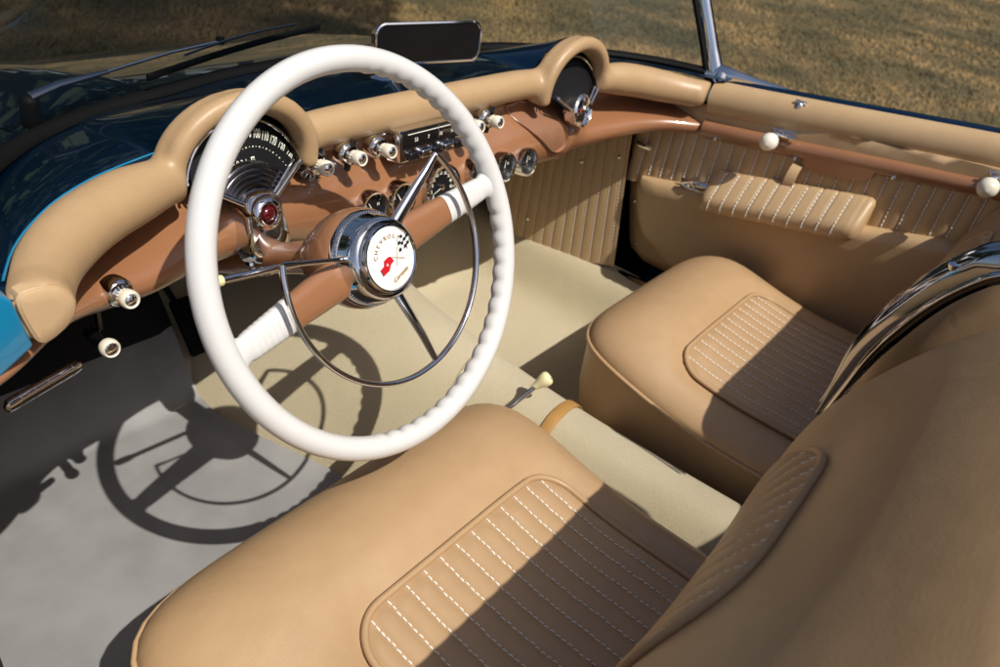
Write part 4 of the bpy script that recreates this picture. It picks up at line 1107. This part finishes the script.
# ------------------------------------------------------------------ loose floor mat
mb = MB(); rows = []
E0 = [(-.1, -.205), (.20, -.205), (.428, -.212), (.551, -.246), (.665, -.272), (.77, -.262), (.86, -.248), (.95, -.242)]
for y in np.linspace(-.10, .83, 60):
    xr = interp(y, [a for a, b in E0], [b for a, b in E0]) - .004; row = []
    for t in np.linspace(0, 1, 40):
        x = -.755 + (xr + .755) * t
        z = .004 + .0020 * math.sin(x * 17 + y * 9) * math.sin(y * 13 - x * 5) + max(0, (y - .735)) * 1.05 + .010 * float(sm(.94, 1, t))
        row.append((x, y, z))
    rows.append(row)
mb.grid(rows, M['mat'])
mt = mb.build('floor_mat', None, solid=.005, auto=60)
mt['label'] = 'grey rubber mat on the floor under the steering wheel'; mt['category'] = 'floor mat'

# ------------------------------------------------------------------ setting
mb = MB(); S = 160
rows = []
gxs = np.concatenate([[-S, -60, -25], np.linspace(-12, 16, 57), [30, 60, S]])
for y in np.concatenate([[-S, -60, -25], np.linspace(-12, 16, 57), [30, 60, S]]):
    rows.append([(x, y, GROUND + .02 * math.sin(x * 1.3 + y * .7) * math.sin(y * 1.1 - x * .4) - .02) for x in gxs])
mb.grid(rows, M['ground']); g = mb.build('ground', None); g['kind'] = 'structure'; g['label'] = 'dry grass field around the car'; g['category'] = 'ground'

def grass():
    """short dry blades on the part of the field in view, one mesh"""
    n = 260000
    # a wide wedge of the field seen over the bonnet and the far door, denser near the car
    az = rng.uniform(R(-12), R(82), n * 2); rad = 2.0 * (11.0 ** rng.random(n * 2))
    x = -.87 + rad * np.cos(az); y = -.28 + rad * np.sin(az)
    keep = ~((np.abs(x) < .95) & (y < 2.45)) & (x > .2)
    x, y = x[keep][:n], y[keep][:n]; n = len(x)
    z = GROUND + .02 * np.sin(x * 1.3 + y * .7) * np.sin(y * 1.1 - x * .4) - .022
    d = np.hypot(x + .87, y + .28)
    clump = np.sin(x * 5.1 + np.sin(y * 3.3)) * np.sin(y * 4.7 + np.sin(x * 2.9)) * .5 + .5
    h = rng.uniform(.010, .032, n) * (.6 + .8 * clump); w = rng.uniform(.0016, .0034, n) * np.clip(d / 3.0, 1, 5)
    a = rng.uniform(0, 2 * PI, n); lean = rng.uniform(.6, 2.4, n) * h; la = rng.normal(.6, .8, n)
    ux, uy = np.cos(a) * w, np.sin(a) * w; lx, ly = np.cos(la) * lean, np.sin(la) * lean
    V = np.empty((n, 5, 3))
    V[:, 0] = np.stack([x - ux, y - uy, z], 1); V[:, 1] = np.stack([x + ux, y + uy, z], 1)
    V[:, 2] = np.stack([x + ux * .7 + lx * .4, y + uy * .7 + ly * .4, z + h * .6], 1); V[:, 3] = np.stack([x - ux * .7 + lx * .4, y - uy * .7 + ly * .4, z + h * .6], 1)
    V[:, 4] = np.stack([x + lx, y + ly, z + h], 1)
    me = bpy.data.meshes.new('grass'); b = np.arange(n)[:, None] * 5
    quads = b + np.array([0, 1, 2, 3]); tris = b + np.array([3, 2, 4])
    me.vertices.add(n * 5); me.vertices.foreach_set('co', V.reshape(-1))
    me.loops.add(n * 7); me.loops.foreach_set('vertex_index', np.concatenate([quads, tris], 1).reshape(-1))
    me.polygons.add(n * 2)
    st = (np.arange(n)[:, None] * 7 + np.array([0, 4])).reshape(-1)
    me.polygons.foreach_set('loop_start', st)
    me.update(calc_edges=True); me.validate()
    me.materials.append(M['blade'])
    o = bpy.data.objects.new('grass', me); COL.objects.link(o); o['kind'] = 'stuff'; o['label'] = 'short dry brown and green grass of the field'; o['category'] = 'grass'
grass()

def trees():
    """the wood round the field: one mass, seen mirrored in the bonnet and the chrome"""
    mb = MB(); r = random.Random(3)
    for k in range(44):
        a = R(-75 + 4.9 * k + r.uniform(-1, 1)) ; D = r.uniform(26, 36)
        if not (-PI * .45 < a < PI * 1.2): continue
        cx_, cy_ = D * math.cos(a), D * math.sin(a); H = r.uniform(13, 20)
        mb.tube([(cx_, cy_, GROUND - .1), (cx_ + .2, cy_, GROUND + H * .5), (cx_, cy_, GROUND + H * .8)], [.35, .22, .06], M['bark'], 7)
        core = []
        for i in range(9):
            ph = PI * (i + .5) / 9
            core.append([(cx_ + 2.3 * math.sin(ph) * math.cos(2 * PI * j / 14) * r.uniform(.8, 1.15), cy_ + 2.3 * math.sin(ph) * math.sin(2 * PI * j / 14) * r.uniform(.8, 1.15), GROUND + H * .52 + H * .40 * math.cos(ph)) for j in range(14)])
        mb.loft(core, M['leaf'])
        V = []; F = []
        for q in range(620):
            th = r.uniform(0, 2 * PI); ph = math.acos(r.uniform(-.9, 1)); rad = r.uniform(.55, 1.0) * (1 + .3 * math.sin(3 * th + k))
            p = Vector((cx_ + 3.0 * rad * math.sin(ph) * math.cos(th), cy_ + 3.0 * rad * math.sin(ph) * math.sin(th), GROUND + H * .55 + H * .45 * rad * math.cos(ph)))
            u = Vector((r.gauss(0, 1), r.gauss(0, 1), r.gauss(0, 1))).normalized() * r.uniform(.6, 1.1); w = u.orthogonal().normalized() * r.uniform(.6, 1.1)
            i = len(V); V += [p - u, p + w, p + u, p - w]; F.append((i, i + 1, i + 2, i + 3))
        mb.add(V, F, M['leaf'])
    o = mb.build('woodland', None, smooth=False); o['kind'] = 'stuff'; o['label'] = 'dark wood around the field, mirrored in the bonnet'; o['category'] = 'trees'
trees()

def shade_tree():  # unseen, added so that its shadow darkens the grass ahead
    root = empty('added_tree', (1.6, -2.7, GROUND)); root['label'] = 'unseen leafy crown and trunk added to shade the grass ahead of the car'; root['category'] = 'added_tree'
    mb = MB(); P = cr_path([(1.6, -2.7, GROUND - .1), (1.55, -2.65, 2.5), (1.25, -2.5, 5.5), (.7, -2.35, 8.0), (.25, -2.25, 9.6)], 6)
    mb.tube(P, [.16 - .12 * i / (len(P) - 1) for i in range(len(P))], M['bark'], 10)
    r = random.Random(5)
    for k in range(7):
        a = r.uniform(0, 2 * PI); q = P[14 + k]; mb.tube([q, q + Vector((math.cos(a) * .5, math.sin(a) * .5, .5)), q + Vector((math.cos(a) * 1.0, math.sin(a) * 1.0, 1.1))], [.05, .035, .012], M['bark'], 7)
    mb.build('trunk', root)
    V = []; F = []
    for k in range(5200):
        d = Vector((r.gauss(0, 1), r.gauss(0, 1), r.gauss(0, 1))).normalized() * r.random() ** .4
        lump = 1 + .25 * math.sin(5 * d.x + 2) * math.cos(4 * d.y)
        p = Vector((.25, -2.2, 9.5)) + Vector((d.x * 2.2, d.y * 1.25, d.z * .95)) * lump
        u = Vector((r.gauss(0, 1), r.gauss(0, 1), r.gauss(0, 1))).normalized(); w = u.orthogonal().normalized()
        L_ = r.uniform(.08, .15); i = len(V); V += [p - u * L_, p + w * L_ * .5, p + u * L_, p - w * L_ * .5]; F.append((i, i + 1, i + 2, i + 3))
    mb = MB(); mb.add(V, F, M['leaf']); mb.build('crown', root, smooth=False)
shade_tree()

# ------------------------------------------------------------------ light
sun_dir = Vector((-.060, -.390, .585)).normalized()          # towards the sun
world = bpy.data.worlds.new('World'); scene.world = world; world.use_nodes = True
nt = world.node_tree; bg = nt.nodes['Background']
sky = nt.nodes.new('ShaderNodeTexSky'); sky.sky_type = 'NISHITA'; sky.sun_disc = False; sky.air_density = .7; sky.dust_density = 2.2; sky.ozone_density = .4
sky.sun_elevation = math.asin(sun_dir.z); sky.sun_rotation = math.atan2(sun_dir.x, sun_dir.y)
nt.links.new(sky.outputs[0], bg.inputs[0]); bg.inputs[1].default_value = .115
sl = bpy.data.lights.new('sun', 'SUN'); sl.energy = 4.6; sl.angle = R(.5); sl.color = (1, .955, .88)
so = bpy.data.objects.new('sun', sl); COL.objects.link(so); so.rotation_euler = sun_dir.to_track_quat('Z', 'Y').to_euler(); so.location = sun_dir * 20

# ------------------------------------------------------------------ camera
yaw, pitch, roll = R(-57.466), R(-34.193), R(11.413)
fw = Vector((-math.sin(yaw) * math.cos(pitch), math.cos(yaw) * math.cos(pitch), math.sin(pitch)))
r0 = Vector((math.cos(yaw), math.sin(yaw), 0)); u0 = r0.cross(fw)
r2 = r0 * math.cos(roll) + u0 * math.sin(roll); u2 = -r0 * math.sin(roll) + u0 * math.cos(roll)
cd = bpy.data.cameras.new('camera'); cam = bpy.data.objects.new('camera', cd); COL.objects.link(cam)
cam.matrix_world = frame((-.873, -.28, 1.001), r2, u2, -fw)
cd.sensor_width = 36; cd.lens = 761.343 / 1000 * 36; cd.clip_start = .02; cd.clip_end = 600
cd.dof.use_dof = True; cd.dof.focus_distance = .88; cd.dof.aperture_fstop = 6.5
scene.camera = cam

scene.render.engine = 'CYCLES'
scene.cycles.max_bounces = 8; scene.cycles.transparent_max_bounces = 8
scene.cycles.use_denoising = True
scene.view_settings.view_transform = 'Standard'; scene.view_settings.look = 'None'
scene.view_settings.exposure = 0; scene.view_settings.gamma = 1; scene.view_settings.use_curve_mapping = False
